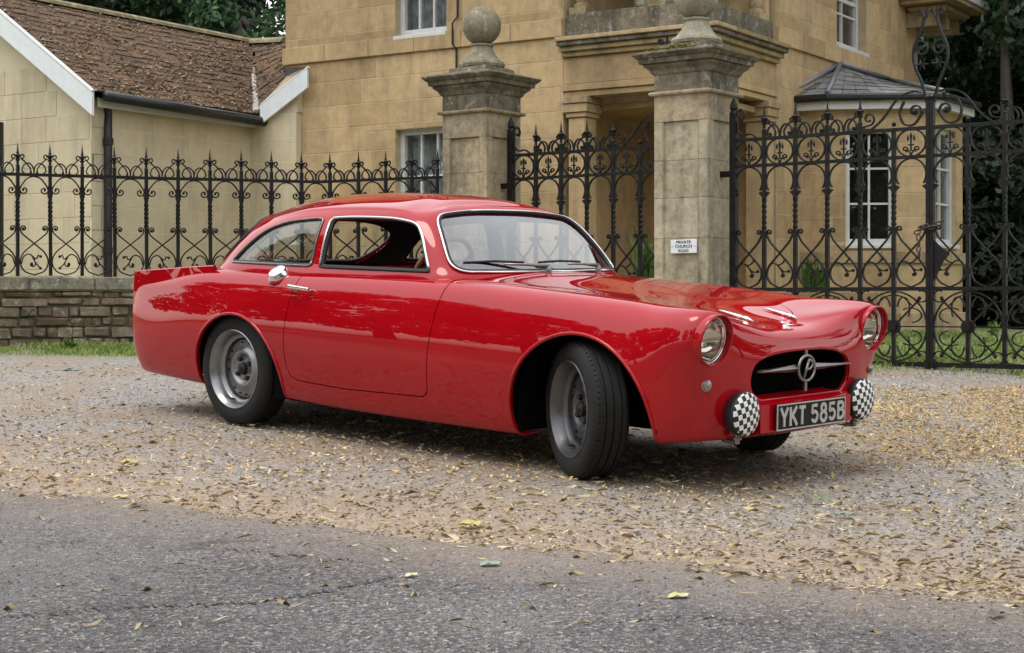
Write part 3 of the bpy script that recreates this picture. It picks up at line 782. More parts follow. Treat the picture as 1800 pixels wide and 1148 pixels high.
# openings are wider than the frames by the visible reveal
WU = (s0,s1,zsill,zsill+1.1); WL = (s2,s3,zl0,zl1)
holesU = [WU, WL]
ashlar(house, MU, LU, ZB, ZT, holesU, .262, .58, M_BATH, M_MORT, 11, vis=lambda a,b,c,d: c > 1.4 and c < 5.0, z_start=ZS-.262*13)
sash(house, MU, *WU, nx=3, nz=2); sash(house, MU, *WL, nx=3, nz=2)
# return of the left wall into the porch, and the far return
wmesh(house, 'wall', MU, MB().box((LU-.11,-1.5,(ZB+ZT)/2),(.216,2.56,ZT-ZB)), M_BATH)
wmesh(house, 'wall', MU, MB().box((.11,-3.0,(ZB+ZT)/2),(.216,5.6,ZT-ZB)), M_BATH)
# --- right (v) wall
holesV = []
a0,_ = wall_sz(PVv,VH,1471,40); a1,_ = wall_sz(PVv,VH,1523,40); _,zv = wall_sz(PVv,VH,1495,86)
WV = (a0,a1,zv,zv+1.15); holesV = [WV, (.75,3.4,.6,3.0)]
ashlar(house, MV, LV, ZB, ZT, holesV, .262, .52, M_BATH, M_MORT, 23, vis=lambda a,b,c,d: c > .5 and c < 5.2, z_start=ZS-.262*13)
sash(house, MV, *WV, nx=2, nz=3, rec=.14, curtain=False)
# string courses
def band(M, a, b, z0, z1, out, mat, name='string_course', n=1, parent=house):
    first = None
    for k in range(n):
        x0, x1 = a+(b-a)*k/n, a+(b-a)*(k+1)/n
        o = wmesh(parent, name, M, MB().box(((x0+x1)/2, out/2-.01, (z0+z1)/2), (x1-x0-.004, out+.02, z1-z0), bev=.006), mat)
band(MU, -.03, LU-.0, ZS, ZS+.19, .035, M_BATH, n=6); band(MV, -.0, LV+.03, ZS, ZS+.19, .035, M_BATH, n=7)
# --- corner porch: the two street planes meet at the corner CO
CO = (1.918, 15.77); LPU = 1.659; LPV = 1.59
PPU = (PU[0]+UH[0]*LU, PU[1]+UH[1]*LU); MPU = frame3(PPU, UH, NU)
PPV = CO; MPV = frame3(CO, VH, NV)
def run(M, a, b, z0, z1, out, inn, mat, name, bev=.006): return wmesh(house, name, M, MB().box(((a+b)/2,(out-inn)/2,(z0+z1)/2),(b-a,out+inn,z1-z0),bev=bev), mat)
for M_, a, b, e in ((MPU,0,LPU,1),(MPV,0,LPV,0)):
    # architrave, fillet, frieze, cornice in steps, blocking course; mitred at the corner by overlapping depth
    x = lambda o: (a, b+(o if e else 0)) if e else (a-(o), b)
    def rr(z0, z1, o, mat, nm, i=.25):
        if e: run(M_, a, b+o, z0, z1, o, i, mat, nm)
        else: run(M_, i+.001, b, z0, z1, o-.0015, i, mat, nm)
    rr(3.19,3.25,.00,M_BATH,'architrave'); rr(3.253,3.32,.022,M_BATH,'architrave'); rr(3.323,3.60,.0,M_BATH,'frieze')
    rr(3.603,3.65,.05,M_BATHD,'cornice'); rr(3.653,3.70,.10,M_BATHD,'cornice'); rr(3.703,3.745,.15,M_CAP,'cornice'); rr(3.748,3.79,.18,M_BATHD,'cornice')
    rr(3.793,4.05,-.03,M_CAP,'blocking_course')
# jambs of the porch: pilasters with capitals
def pilaster(M, s, w=.20):
    run(M, s-w/2, s+w/2, .8, 2.98, .0, .24, M_BATH, 'pilaster', bev=.01)
    run(M, s-w/2-.02, s+w/2+.02, 2.983, 3.03, .02, .26, M_BATH, 'capital'); run(M, s-w/2-.04, s+w/2+.04, 3.033, 3.12, .04, .28, M_BATH, 'capital'); run(M, s-w/2-.055, s+w/2+.055, 3.123, 3.187, .055, .29, M_BATHD, 'capital')
pilaster(MPU, .16); pilaster(MPV, LPV-.14); pilaster(MPU, LPU-.12, .22)
# porch interior: back walls, ceiling, floor, door
IN = MB()
IN.box((.75,-1.75,2.2),(1.75,.1,3.2)); IN.box((.80,-.95,3.10),(1.5,1.4,.06)); IN.box((.80,-.85,.80),(1.6,1.7,.10))
wmesh(house, 'porch_wall', MPU, IN, M_BATH)
# upper storey recess behind the balustrade
UB = MB(); UB.box((.75,-1.5,4.8),(1.7,.1,1.8)); wmesh(house, 'loggia_wall', MPU, UB, M_BATH)
sdo,_ = wall_sz((PPU[0]-NU[0]*1.65, PPU[1]-NU[1]*1.65), UH, 1058, 300); sd1,_ = wall_sz((PPU[0]-NU[0]*1.65, PPU[1]-NU[1]*1.65), UH, 1106, 300)
MD = frame3((PPU[0]-NU[0]*1.65, PPU[1]-NU[1]*1.65), UH, NU)
dr = wmesh(house, 'front_door', MD, MB().box(((sdo+sd1)/2,0,1.85),(sd1-sdo,.06,2.0),bev=.006), M_DOORP)
pm = MB()
for zc, hh_ in ((2.35,.75),(1.35,.75)): pm.box(((sdo+sd1)/2,.032,zc),(sd1-sdo-.12,.014,hh_),bev=.005)
wmesh(dr, 'door_panel', MD, pm, M_DOORP)
wmesh(dr, 'door_handle', MD, MB().ball((sd1-.05,.06,1.72),.022,8), M_BLACK); wmesh(dr, 'letter_plate', MD, MB().box((sdo+.10,.045,2.0),(.05,.02,.03)), M_BLACK)
wmesh(house, 'door_frame', MD, MB().box((sdo-.05,-.01,1.9),(.07,.08,2.2)).box((sd1+.05,-.01,1.9),(.07,.08,2.2)), M_DOORP)
# vase balusters on the blocking course
def baluster(M, s, y):
    prof = [(.085,0),(.085,.04),(.055,.055),(.07,.08),(.075,.12),(.05,.17),(.035,.22),(.04,.26),(.06,.27),(.07,.30),(.10,.40),(.11,.48),(.08,.56),(.05,.62),(.07,.66)]
    wmesh(house, 'baluster', M, MB().lathe(prof, 16, (s,y,4.12)).box((s,y,4.085),(.20,.20,.07)), M_BATHD, angle=35)
baluster(MPU,.14,-.15); baluster(MPV,LPV-.18,-.15); baluster(MPU,1.05,-.15)
run(MPU, .8, 1.3, 4.055, 4.12, -.05, .22, M_CAP, 'blocking_course')
# eaves, roof (above the picture, so the light falls off as it should)
rf = MB(); c0 = MU @ Vector((-.5,.5,ZT)); 
rf.add(tf(MU, [(-.5,.5,ZT),(LU+LPU+.5,.5,ZT),(LU+LPU+.5,-6.3,ZT),(-.5,-6.3,ZT),(1.8,-3.0,6.3),(3.6,-3.0,6.3)]), [(0,1,5,4),(1,2,5),(2,3,4,5),(3,0,4),(3,2,1,0)])
rf.build('main_roof', M_SLATE, house)
# --- canted bay
BP = [at(1406,500,17.66), at(1457,500,17.50), at(1641,500,17.40), at(1692,500,18.15)]
BP = [(p.x,p.y) for p in BP]
def seg(a, b):
    d = (b[0]-a[0], b[1]-a[1]); l = math.hypot(*d); d = (d[0]/l, d[1]/l); return d, l, (d[1], -d[0])
ZBAY = 3.20
bayM = []
for k in range(3):
    d, l, n = seg(BP[k], BP[k+1]); M_ = frame3(BP[k], d, n); bayM.append((M_, l))
    holes = []
    if k == 1:
        w0,_ = wall_sz(BP[k], d, 1487, 300); w1,_ = wall_sz(BP[k], d, 1571, 300); _,z0 = wall_sz(BP[k], d, 1530, 430); _,z1 = wall_sz(BP[k], d, 1530, 226)
        holes = [(w0,w1,z0,z1)]
    if k == 2:
        w0 = .07; w1 = l-.20; holes = [(w0,w1,1.72,2.98)]
    ashlar(house, M_, l, .55, ZBAY, holes, .262, .42, M_BATH, M_MORT, 40+k, depth=.16, z_start=ZS-.262*13)
    if holes: sash(house, M_, *holes[0], nx=2, nz=3, rec=.09, fw=.045, curtain=False, mid=False)
    _, zs1 = wall_sz(BP[1], seg(BP[1],BP[2])[0], 1530, 440)
    band(M_, -.02, l+.02, zs1-.14, zs1-.012, .03+.001*k, M_BATHD, 'sill_course', n=2 if k == 1 else 1)
    band(M_, -.02, l+.02, .5, .98, .05+.001*k, M_BATHD, 'plinth', n=3 if k == 1 else 1)
    wmesh(house, 'bay_fascia', M_, MB().box((l/2,.10+.001*k,ZBAY+.005),(l+.10,.03,.085)), M_WHITE)
    wmesh(house, 'bay_gutter', M_, MB().box((l/2,.15+.001*k,ZBAY+.085),(l+.14,.10,.07),bev=.02), M_GUTTER)
    wmesh(house, 'bay_soffit', M_, MB().box((l/2,.04,ZBAY-.02),(l+.04,.12,.02)), M_WHITE)
# slate roof of the bay: facets of slates with lead hips
ZE, ZTp = ZBAY+.115, 3.80
def off(p, q, r, o):
    d1, _, n1 = seg(p,q); d2, _, n2 = seg(q,r); b = ((n1[0]+n2[0]), (n1[1]+n2[1])); l2 = b[0]**2+b[1]**2
    return (q[0]+b[0]*2*o/l2, q[1]+b[1]*2*o/l2)
o_ = .14
n0 = seg(BP[0],BP[1])[2]; n2_ = seg(BP[2],BP[3])[2]
EV = [(BP[0][0]+n0[0]*o_-.06, BP[0][1]+n0[1]*o_+.02), off(BP[0],BP[1],BP[2],o_), off(BP[1],BP[2],BP[3],o_), (BP[3][0]+n2_[0]*o_+VH[0]*.1, BP[3][1]+n2_[1]*o_+VH[1]*.1)]
TP = [(PVv[0]+VH[0]*1.80, PVv[1]+VH[1]*1.80), (PVv[0]+VH[0]*3.35, PVv[1]+VH[1]*3.35)]
E3 = [Vector((*e, ZE)) for e in EV]; T3 = [Vector((*t, ZTp)) for t in TP]
W0 = Vector((PVv[0]+VH[0]*.5, PVv[1]+VH[1]*.5, ZE+.03))
def slates(A, B, C, D, rows, cols, nm='slate'):
    """lay slates in courses over the quad A-B (eave) to D-C (top)"""
    rng = random.Random(5); nrm = (B-A).cross(D-A).normalized()
    if nrm.z < 0: nrm = -nrm
    obj('bay_roof', [A-nrm*.012,B-nrm*.012,C-nrm*.012,D-nrm*.012], [(0,1,2,3)], M_SLATE, house)
    pr = bpy.data.objects['bay_roof'] if rows < 0 else None
    for r in range(rows):
        t0, t1 = r/rows, min(1.0, (r+1.12)/rows); L0, R0 = A.lerp(D,t0), B.lerp(C,t0); L1, R1 = A.lerp(D,t1), B.lerp(C,t1)
        n = max(1, int(round(cols*(R0-L0).length/max((B-A).length,.01))))
        for c in range(n):
            a, b = (c+(.5 if r % 2 else 0)*0)/n, (c+1)/n
            p = [L0.lerp(R0,a), L0.lerp(R0,b), L1.lerp(R1,b), L1.lerp(R1,a)]
            g = (p[1]-p[0])*.02; lift = rng.uniform(.008,.013)
            q = [p[0]+g+nrm*lift, p[1]-g+nrm*lift, p[2]-g+nrm*.001, p[3]+g+nrm*.001]
            bt = [v-nrm*.006 for v in q]
            obj('slate', q+bt, [(0,1,2,3),(7,6,5,4),(0,4,5,1),(1,5,6,2),(2,6,7,3),(3,7,4,0)], M_SLATE, house)
slates(E3[0], E3[1], T3[0], W0.lerp(T3[0],.999), 5, 3)
slates(E3[1], E3[2], T3[1], T3[0], 6, 8)
slates(E3[2], E3[3], T3[1]+Vector((.01,.01,0)), T3[1], 6, 4)
for a, b, r in ((E3[1]+Vector((0,0,.03)),T3[0]+Vector((0,-.02,.03)),.026),(E3[2]+Vector((0,0,.03)),T3[1]+Vector((0,-.02,.03)),.024),(W0+Vector((-.05,-.02,.02)),T3[0]+Vector((0,-.03,.03)),.03),(T3[0]+Vector((.0,-.03,.03)),T3[1]+Vector((.02,-.03,.03)),.026)):
    MB().tube([a,b], r, 10).build('lead_roll', M_LEAD, house, smooth=True)
# projecting eaves corner high on the right wall
ev = MB(); 
wmesh(house, 'eaves_soffit', MV, MB().box((LV-.05,.36,4.83),(1.3,.70,.05)).box((LV-.05,.30,4.77),(1.0,.5,.06),bev=.02), M_BATHD)
wmesh(house, 'eaves_board', MV, MB().box((LV-.05,.725,4.93),(1.36,.03,.14)).box((LV-.72,.35,4.93),(.03,.72,.138)).box((LV+.62,.35,4.93),(.03,.72,.138)), M_WHITE)
for k in range(3): wmesh(house, 'eaves_bracket', MV, MB().prism([(LV-.45+.4*k,4.55),(LV-.45+.4*k+.10,4.55),(LV-.45+.4*k+.10,4.74),(LV-.45+.4*k,4.74)], 0.0, .40), M_BATHD)
wmesh(house, 'eaves_roof', MV, MB().add([(LV-.75,.76,5.0),(LV+.65,.76,5.0),(LV+.65,-.1,5.5),(LV-.75,-.1,5.5)],[(0,1,2,3)]), M_SLATE)
# far side of the house (closes the volume)
wmesh(house, 'wall', MV, MB().box((LV-.11,-2.7,(ZB+ZT)/2),(.216,5.0,ZT-ZB)), M_BATH)
wmesh(house, 'wall', MU, MB().box((2.65,-5.9,(ZB+ZT)/2),(5.2,.2,ZT-ZB)), M_BATH)
# upper corner of the house above the loggia
wmesh(house, 'wall', MPU, MB().box((LPU/2,-.12,5.25),(LPU,.22,.48)), M_BATH); wmesh(house, 'wall', MPV, MB().box((LPV/2+.12,-.12,5.25),(LPV-.24,.22,.48)), M_BATH)
# a thin black cable down the left wall
cs,_ = wall_sz(PU,UH,806,30); cs2,_ = wall_sz(PU,UH,800,60)
wmesh(house, 'cable', MU, MB().tube([(cs,.02,5.5),(cs,.02,4.15),(cs2,.05,4.08),(cs2,.05,3.86),(cs2+.03,.02,3.80),(cs2+.03,.02,3.2)], .011, 6), M_BLACK)

# ------------------------------------------------------------------ the cream side wing
wing = empty('side_wing', label='low cream painted wing with mossy tiled roof left of the lodge', cat='house')
WI = (-3.05, 18.88); LW = 2.42
WC = (WI[0]-VH[0]*LW, WI[1]-VH[1]*LW)                      # near corner
MW = frame3(WC, VH, NV); ZEV = 3.24
ashlar(wing, MW, LW, .5, ZEV, [], .27, .55, M_CREAM, M_CREAMJ, 61, joint=.003, proud=-.0015, vis=lambda a,b,c,d: c > 1.0)
MG = frame3((WC[0]-UH[0]*3.6, WC[1]-UH[1]*3.6), UH, NU)    # gable wall, x from far left to the corner
gb = MB(); gb.prism([(0,.5),(3.6,.5),(3.6,ZEV),(1.8,4.50),(0,ZEV)], -.2, 0)
gw = wmesh(wing, 'gable_wall', MG, gb, M_CREAMJ)
rng = random.Random(9); z = .9; row = 0
while z < 4.3:
    zt = z+.27; s = 1.2-(.27 if row % 2 else 0)
    while s < 3.6:
        l = .55*rng.choice((.7,1,1.2)); a, b = s, min(s+l,3.6)
        top = ZEV+(4.5-ZEV)*(3.6-b)/1.8 if b > 1.8 else 4.5
        if b-a > .06 and zt < top-.02: 
            q = MB().box((0,0,0),(b-a-.003,.03,zt-z-.003),bev=.004); obj('stone', tf(MG, [(v[0]+(a+b)/2, v[1]-.0085, v[2]+(z+zt)/2) for v in q.V]), q.F, M_CREAM, gw)
        s += l
    z = zt; row += 1
# link wall in line with the lodge wall
ML = frame3((WI[0], WI[1]), UH, NU)
ashlar(wing, ML, .70, .5, ZEV+.02, [], .27, .5, M_CREAM, M_CREAMJ, 77, joint=.003, proud=-.0015, vis=lambda a,b,c,d: c > 1.0)
lk = MB().prism([(0,ZEV+.02),(.72,ZEV+.02),(.72,3.72),(.62,3.72)], -.18, .0); wmesh(wing, 'link_gable', ML, lk, M_CREAM)
# main wing roof: thick tiles in uneven courses joined as one moss grown skin
RG = (-1.8)  # ridge offset along -UH
def wp(s, t, z):   # s along VH from the near corner, t along -UH from the eave wall
    return Vector((WC[0]+VH[0]*s-UH[0]*t, WC[1]+VH[1]*s-UH[1]*t, z))
def roof_tiles(A, B, C, D, rows, tw, name, parent, seed, ov=.25):
    rng = random.Random(seed); nrm = (B-A).cross(D-A).normalized(); nrm = nrm if nrm.z > 0 else -nrm
    V = []; F = []
    for r in range(rows):
        t0, t1 = r/rows, min(1.03, (r+1+ov)/rows)
        L0, R0, L1, R1 = A.lerp(D,t0), B.lerp(C,t0), A.lerp(D,t1), B.lerp(C,t1); n = max(1, int((R0-L0).length/tw))
        for c in range(n):
            a, b = max(0,(c+(.5 if r % 2 else 0)-.04*rng.random()))/n, min(1,(c+1+(.5 if r % 2 else 0))/n)
            if a >= 1: continue
            lf, th = rng.uniform(.007,.020), rng.uniform(.010,.018); sl = (D-A)/rows*rng.uniform(-.10,.10)
            q = [L0.lerp(R0,a)+nrm*lf+sl, L0.lerp(R0,b)+nrm*(lf+rng.uniform(-.006,.006))+sl, L1.lerp(R1,b)+nrm*.004, L1.lerp(R1,a)+nrm*.004]
            k = len(V); V += q+[v-nrm*th for v in q]
            F += [(k,k+1,k+2,k+3),(k,k+4,k+5,k+1),(k+1,k+5,k+6,k+2),(k+3,k+7,k+4,k),(k+4,k+7,k+6,k+5)]
    return obj(name, V, F, M_TILE, parent, kind='stuff')
eo = .16
A_, B_ = wp(-.15,-eo,ZEV+.02), wp(LW+.02,-eo,ZEV+.02); C_, D_ = wp(LW+2.0,1.8,4.54), wp(-.15,1.8,4.54)
roof_tiles(A_, B_, C_, D_, 17, .17, 'wing_roof', wing, 3)
obj('roof_deck', [A_-Vector((0,0,.06)),B_-Vector((0,0,.06)),C_-Vector((0,0,.06)),D_-Vector((0,0,.06)), wp(-.15,3.7,ZEV), wp(LW+2,3.7,ZEV)], [(0,1,2,3),(3,2,5,4)], M_UNDER, wing)
# second roof slope beyond the valley
VB = wp(LW-.02,-.12,ZEV+.03); BT = Vector(at(541,121,18.45)); R1p = C_.copy(); R2p = Vector(at(505,72,20.6))
roof_tiles(VB, BT, R2p, R1p, 12, .17, 'link_roof', wing, 4)
obj('roof_deck', [VB-Vector((0,0,.05)),BT-Vector((0,0,.05)),R2p-Vector((0,0,.05)),R1p-Vector((0,0,.05))], [(0,1,2,3)], M_UNDER, wing)
# ridge tiles
def ridge(A, B, n, parent):
    for k in range(n):
        a, b = A.lerp(B,(k+.01)/n), A.lerp(B,(k+1)/n); d = (b-a).normalized(); sd = d.cross(Vector((0,0,1))).normalized(); up = Vector((0,0,1))
        V = []
        for p in (a,b):
            for q in range(7):
                an = math.pi*q/6; V.append(p+sd*(.10*math.cos(an))+up*(.075*math.sin(an)-.02))
        obj('ridge_tile', V, [(q,q+1,8+q,7+q) for q in range(6)]+[(0,1,2,3,4,5,6),(13,12,11,10,9,8,7)], M_RIDGE, parent, angle=30)
ridge(D_, C_, 13, wing); ridge(C_, R2p, 3, wing)
# cushions of dry moss between the courses
def roof_moss(A, B, C, D, n, seed, parent):
    rng = random.Random(seed); m = MB(); nrm = (B-A).cross(D-A).normalized(); nrm = nrm if nrm.z > 0 else -nrm
    for k in range(n):
        u, v = rng.random(), rng.random()**1.3
        if rng.random() < .5+.5*math.sin(u*17+3*v)*math.sin(v*13+u*5): continue
        p = A.lerp(B,u).lerp(D.lerp(C,u),v)+nrm*.012; r = rng.uniform(.010,.030)
        q = [p+Vector((rng.uniform(-1,1),rng.uniform(-1,1),rng.uniform(-.3,.3)))*r*1.3 for _ in range(5)]+[p+nrm*r*.9]
        m.add(q, [(0,1,5),(1,2,5),(2,3,5),(3,4,5),(4,0,5)])
    m.build('roof_moss', simple('dry_roof_moss', (.26,.185,.12), .95, var=.55, scale=7, bumps=.8) if 'dry_roof_moss' not in bpy.data.materials else bpy.data.materials['dry_roof_moss'], parent, kind='stuff')
roof_moss(A_, B_, C_, D_, 5200, 5, wing); roof_moss(VB, BT, R2p, R1p, 700, 6, wing)
# valley and flashing
MB().tube([VB+Vector((.0,-.02,.03)), VB.lerp(C_,.25)+Vector((0,0,.02)), VB.lerp(C_,.6)], .05, 6, flat=(.5,1)).build('valley_mortar', simple('grey_valley_mortar', (.36,.34,.31), .9, var=.3, scale=14, bumps=.5), wing)
# bargeboards
def board(P, Q, h, th, mat, name, parent, N):
    N = Vector((N[0],N[1],0)); V = [P,Q,Q-Vector((0,0,h)),P-Vector((0,0,h))]; V = [v+N*th for v in V]+V
    return obj(name, V, [(0,1,2,3),(7,6,5,4),(0,4,5,1),(1,5,6,2),(2,6,7,3),(3,7,4,0)], mat, parent)
NUv = Vector((NU[0],NU[1],0))
g0 = wp(0,-.20,ZEV+.0)+NUv*.15; g1 = wp(0,1.8,4.58)+NUv*.15; g2 = wp(0,3.8,ZEV)+NUv*.15
board(g0, g1, .235, .03, M_BARGE, 'bargeboard', wing, NU); board(g1, g2, .235, .03, M_BARGE, 'bargeboard', wing, NU)
MB().tube([g0+Vector((0,0,.012))+NUv*.015, g1+Vector((0,0,.012))+NUv*.015], .022, 6).build('verge_trim', M_WHITE, wing)
b0 = Vector(at(458,214,18.75)); b1 = Vector(at(543,124,18.35)); 
board(Vector(at(460,186,18.72)), Vector(at(543,120,18.33)), .22, .03, M_BARGE, 'bargeboard', wing, NU)
MB().tube([Vector(at(460,184,18.70)), Vector(at(543,118,18.31))], .018, 6).build('verge_trim', M_WHITE, wing)
# lead flashing where the small roof meets the lodge
obj('flashing', [Vector(at(502,118,18.5)),Vector(at(538,118,18.3)),Vector(at(500,136,18.6))], [(0,1,2)], M_LEAD, wing)
# gutter and downpipe
ga, gb_ = wp(-.02,-.22,ZEV-.02), wp(LW+.06,-.22,ZEV-.06)
MB().tube([ga,gb_], .055, 10).build('gutter', M_GUTTER, wing, smooth=True)
wmesh(wing, 'fascia', MW, MB().box((LW/2,.10,ZEV-.075),(LW,.025,.10)), M_WHITE)
dx = Vector(at(186,300,16.92)); dpm = MB()
dpm.tube([dx+Vector((0,.05,3.22-dx.z)), dx+Vector((0,.10,3.05-dx.z)), Vector((dx.x+.01,dx.y+.06,2.9)), Vector((dx.x+.01,dx.y+.06,.6))], .042, 10)
for z in (2.74,1.6): dpm.tube([Vector((dx.x+.01,dx.y+.06,z)),Vector((dx.x+.01,dx.y+.06,z+.07))], .055, 10)
dpm.build('downpipe', M_GUTTER, wing, smooth=True, angle=40)
dp2 = Vector(at(-2,300,17.2)); MB().tube([Vector((dp2.x,dp2.y,3.0)),Vector((dp2.x,dp2.y,.6))], .05, 8).build('downpipe', M_GUTTER, wing)  # pipe shape standing in for the dark window edge at far left
wmesh(wing, 'wall', MG, MB().box((1.8,-4.0,1.9),(3.4,.2,2.6)), M_CREAM); wmesh(wing, 'wall', MG, MB().box((.1,-2.2,1.85),(.2,4.0,2.7)), M_CREAM)
# ================================================================== PIERS, GATES, RAILINGS
AG = math.radians(37)
UG = Vector((math.cos(AG), -math.sin(AG), 0)); VG = Vector((math.sin(AG), math.cos(AG), 0))
HINGE = Vector((1.878,13.72,0)); LEAF = 1.727
P2M = HINGE-UG*.10; PW = .53
P2C = P2M-UG*(PW/2)
P1C = Vector((-.075,15.19,0))-UG*(PW/2)
def pier(C, label, ballr, zb, seed, pale):
    R = Matrix(((UG.x,VG.x,0,C.x),(UG.y,VG.y,0,C.y),(0,0,1,0),(0,0,0,1)))
    root = empty('gate_pier', label=label, cat='gate pier', group='stone gate piers with ball finials')
    rng = random.Random(seed)
    def sq(prof, name, mat, bevn=0):
        V = []; F = []
        for hw, z in prof: V += [(-hw,-hw,z),(hw,-hw,z),(hw,hw,z),(-hw,hw,z)]
        for i in range(len(prof)-1):
            for k in range(4): F.append((i*4+k, i*4+(k+1)%4, (i+1)*4+(k+1)%4, (i+1)*4+k))
        F += [(3,2,1,0), tuple((len(prof)-1)*4+k for k in range(4))]
        return obj(name, tf(R, V), F, mat, root)
    def course(z0, z1, panel, mat):
        h = PW/2; p0 = .165; d = .022; b = .006
        if panel:
            side = [(-h+b,0),(-p0-.018,0),(-p0-.012,.006),(-p0-.006,0),(-p0,d),(p0,d),(p0+.006,0),(p0+.012,.006),(p0+.018,0),(h-b,0)]
        else: side = [(-h+b,0),(h-b,0)]
        P = []
        for k in range(4):
            c, s = (1,0,-1,0)[k], (0,1,0,-1)[k]
            for t, dd in side:
                x, y = t, -h+dd; P.append((x*c-y*s, x*s+y*c))
        n = len(P); V = [(x,y,z0) for x,y in P]+[(x,y,z1) for x,y in P]
        F = [(i,(i+1)%n,n+(i+1)%n,n+i) for i in range(n)]+[tuple(range(n))[::-1], tuple(n+i for i in range(n))]
        o = obj('shaft_stone', tf(R, V), F, mat, root); return o
    sq([(PW/2+.05,.45),(PW/2+.05,zb+.10),(PW/2+.03,zb+.13),(PW/2+.002,zb+.16)], 'base', M_PIER)
    zs = [zb+.161, zb+.55, zb+.98, 1.98, 2.30, 2.63]; 
    for a, b in zip(zs, zs[1:]): course(a+.0015, b-.0015, True, (M_PIERL if rng.random() < pale else M_PIER))
    course(2.632, 2.853, False, M_PIER)
    h = PW/2
    sq([(h+.004,2.853),(h+.03,2.858),(h+.036,2.872),(h+.03,2.886),(h+.006,2.892)], 'necking', M_PIER)
    sq([(h-.002,2.893),(h-.002,3.03),(h+.012,3.04),(h+.03,3.075),(h+.06,3.10),(h+.066,3.104),(h+.066,3.125)], 'frieze', M_CAP)
    sq([(h+.095,3.127),(h+.10,3.165),(h+.115,3.172),(h+.13,3.19),(h+.14,3.20),(h+.14,3.212),(h+.10,3.222),(h-.02,3.255),(h-.04,3.26),(h-.05,3.295),(h-.06,3.30)], 'cornice', M_CAP)
    bm_ = MB().lathe([(.20,3.298),(.215,3.31),(.222,3.335),(.21,3.36),(.19,3.367),(.165,3.39),(.135,3.43),(.112,3.475),(.103,3.50),(.108,3.508),(.115,3.516),(.112,3.528),(.10,3.534)], 40, (0,0,0))
    obj('finial_base', tf(R, bm_.V), bm_.F, M_BALL, root, angle=35)
    r = ballr; zc = 3.53+r*.965
    b = MB(); n = 28
    prof = [(max(1e-4,r*math.sin(math.pi*i/n)), zc-r*math.cos(math.pi*i/n)) for i in range(n+1)]
    b.lathe(prof, 48, (0,0,0), cap=False)
    obj('ball_finial', tf(R, b.V), b.F, M_BALL, root, smooth=True)
    return root, R
pier1, R1 = pier(P1C, 'stone gate pier with a complete ball finial left of the small gate', .184, .74, 3, .0)
pier2, R2 = pier(P2C, 'stone gate pier with the private road sign', .186, .66, 5, .97)
# moss cushion on the right pier's cornice
mm = MB(); rng = random.Random(2)
for k in range(420):
    x, y = rng.uniform(-.30,.16), rng.uniform(-.33,-.17); z = 3.232+(.035 if y > -.22 else 0)+rng.uniform(0,.035)*math.cos(x*6); r = rng.uniform(.008,.022)
    q = [(x+rng.uniform(-1,1)*r, y+rng.uniform(-1,1)*r, z+rng.uniform(-.4,.4)*r) for _ in range(4)]+[(x,y,z+r)]
    mm.add(q, [(0,1,4),(1,2,4),(2,3,4),(3,0,4)])
obj('moss', tf(R2, mm.V), mm.F, M_MOSS, pier2, kind='stuff')
# --- iron work helpers (local x along the run, z up)
def cr2(pts, n=6):
    P = [Vector((p[0],p[1])) for p in pts]; Q = [2*P[0]-P[1]]+P+[2*P[-1]-P[-2]]; out = []
    for i in range(1, len(Q)-2):
        a, b, c, d = Q[i-1:i+3]
        for k in range(n):
            t = k/n; p = .5*((2*b)+(c-a)*t+(2*a-5*b+4*c-d)*t*t+(3*b-a-3*c+d)*t**3); out.append((p.x,p.y))
    out.append((P[-1].x,P[-1].y)); return out
def spir(cx, cz, r0, r1, a0, a1, n=14): return [(cx+(r0+(r1-r0)*k/n)*math.cos(math.radians(a0+(a1-a0)*k/n)), cz+(r0+(r1-r0)*k/n)*math.sin(math.radians(a0+(a1-a0)*k/n))) for k in range(n+1)]
def mirx(path, c): return [(2*c-x, z) for x, z in path]
IT, IW = .0102, .023
def mesh_of(mb, name):
    me = bpy.data.meshes.new(name); me.from_pydata(mb.V, [], mb.F); me.update(); return me
def inst(me, name, parent, mat, M=None):
    if not me.materials: me.materials.append(mat)
    o = bpy.data.objects.new(name, me); COL.objects.link(o); o.parent = parent
    if M is not None: o.matrix_basis = M
    return o
def spike_mb(s=1.0, big=True):
    """spear finial standing on z=0"""
    m = MB()
    m.lathe([(.016*s,0),(.020*s,.01),(.013*s,.02),(.012*s,.05*s),(.022*s,.055*s),(.022*s,.066*s),(.013*s,.072*s),(.017*s,.085*s),(.026*s,.105*s),(.020*s,.112*s),(.011*s,.12*s),(.016*s,.124*s),(.010*s,.14*s),(.0006,.225*s)], 8)
    for k in range(4):
        a = math.pi/4+k*math.pi/2; m.tube([(.012*s*math.cos(a),.012*s*math.sin(a),.07*s),(.020*s*math.cos(a),.020*s*math.sin(a),.09*s),(.032*s*math.cos(a),.032*s*math.sin(a),.108*s)], [.005*s,.004*s,.002*s], 4)
    return m
def twist_bar(z0, z1, tz0, tz1, w=.030):
    """square bar, twisted between tz0 and tz1"""
    m = MB(); V = []; F = []; zs = [z0]+list(np.linspace(tz0,tz1,26))+[z1]
    for z in zs:
        a = math.pi/4+(0 if z <= tz0 else min(1,(z-tz0)/(tz1-tz0))*math.pi*3)
        ww = w*.72 if tz0 < z < tz1 else w*.72
        for k in range(4): V.append((ww*math.cos(a+k*math.pi/2), ww*math.sin(a+k*math.pi/2), z))
    n = len(zs)
    for i in range(n-1):
        for k in range(4): F.append((i*4+k,i*4+(k+1)%4,(i+1)*4+(k+1)%4,(i+1)*4+k))
    F += [(3,2,1,0), tuple((n-1)*4+k for k in range(4))]
    return m.add(V, F)
def curl(x, z, sgn, r=.026, up=True):
    a0 = 180 if sgn > 0 else 0
    return spir(x+sgn*r, z, r, r*.3, a0, a0-sgn*400, 16)
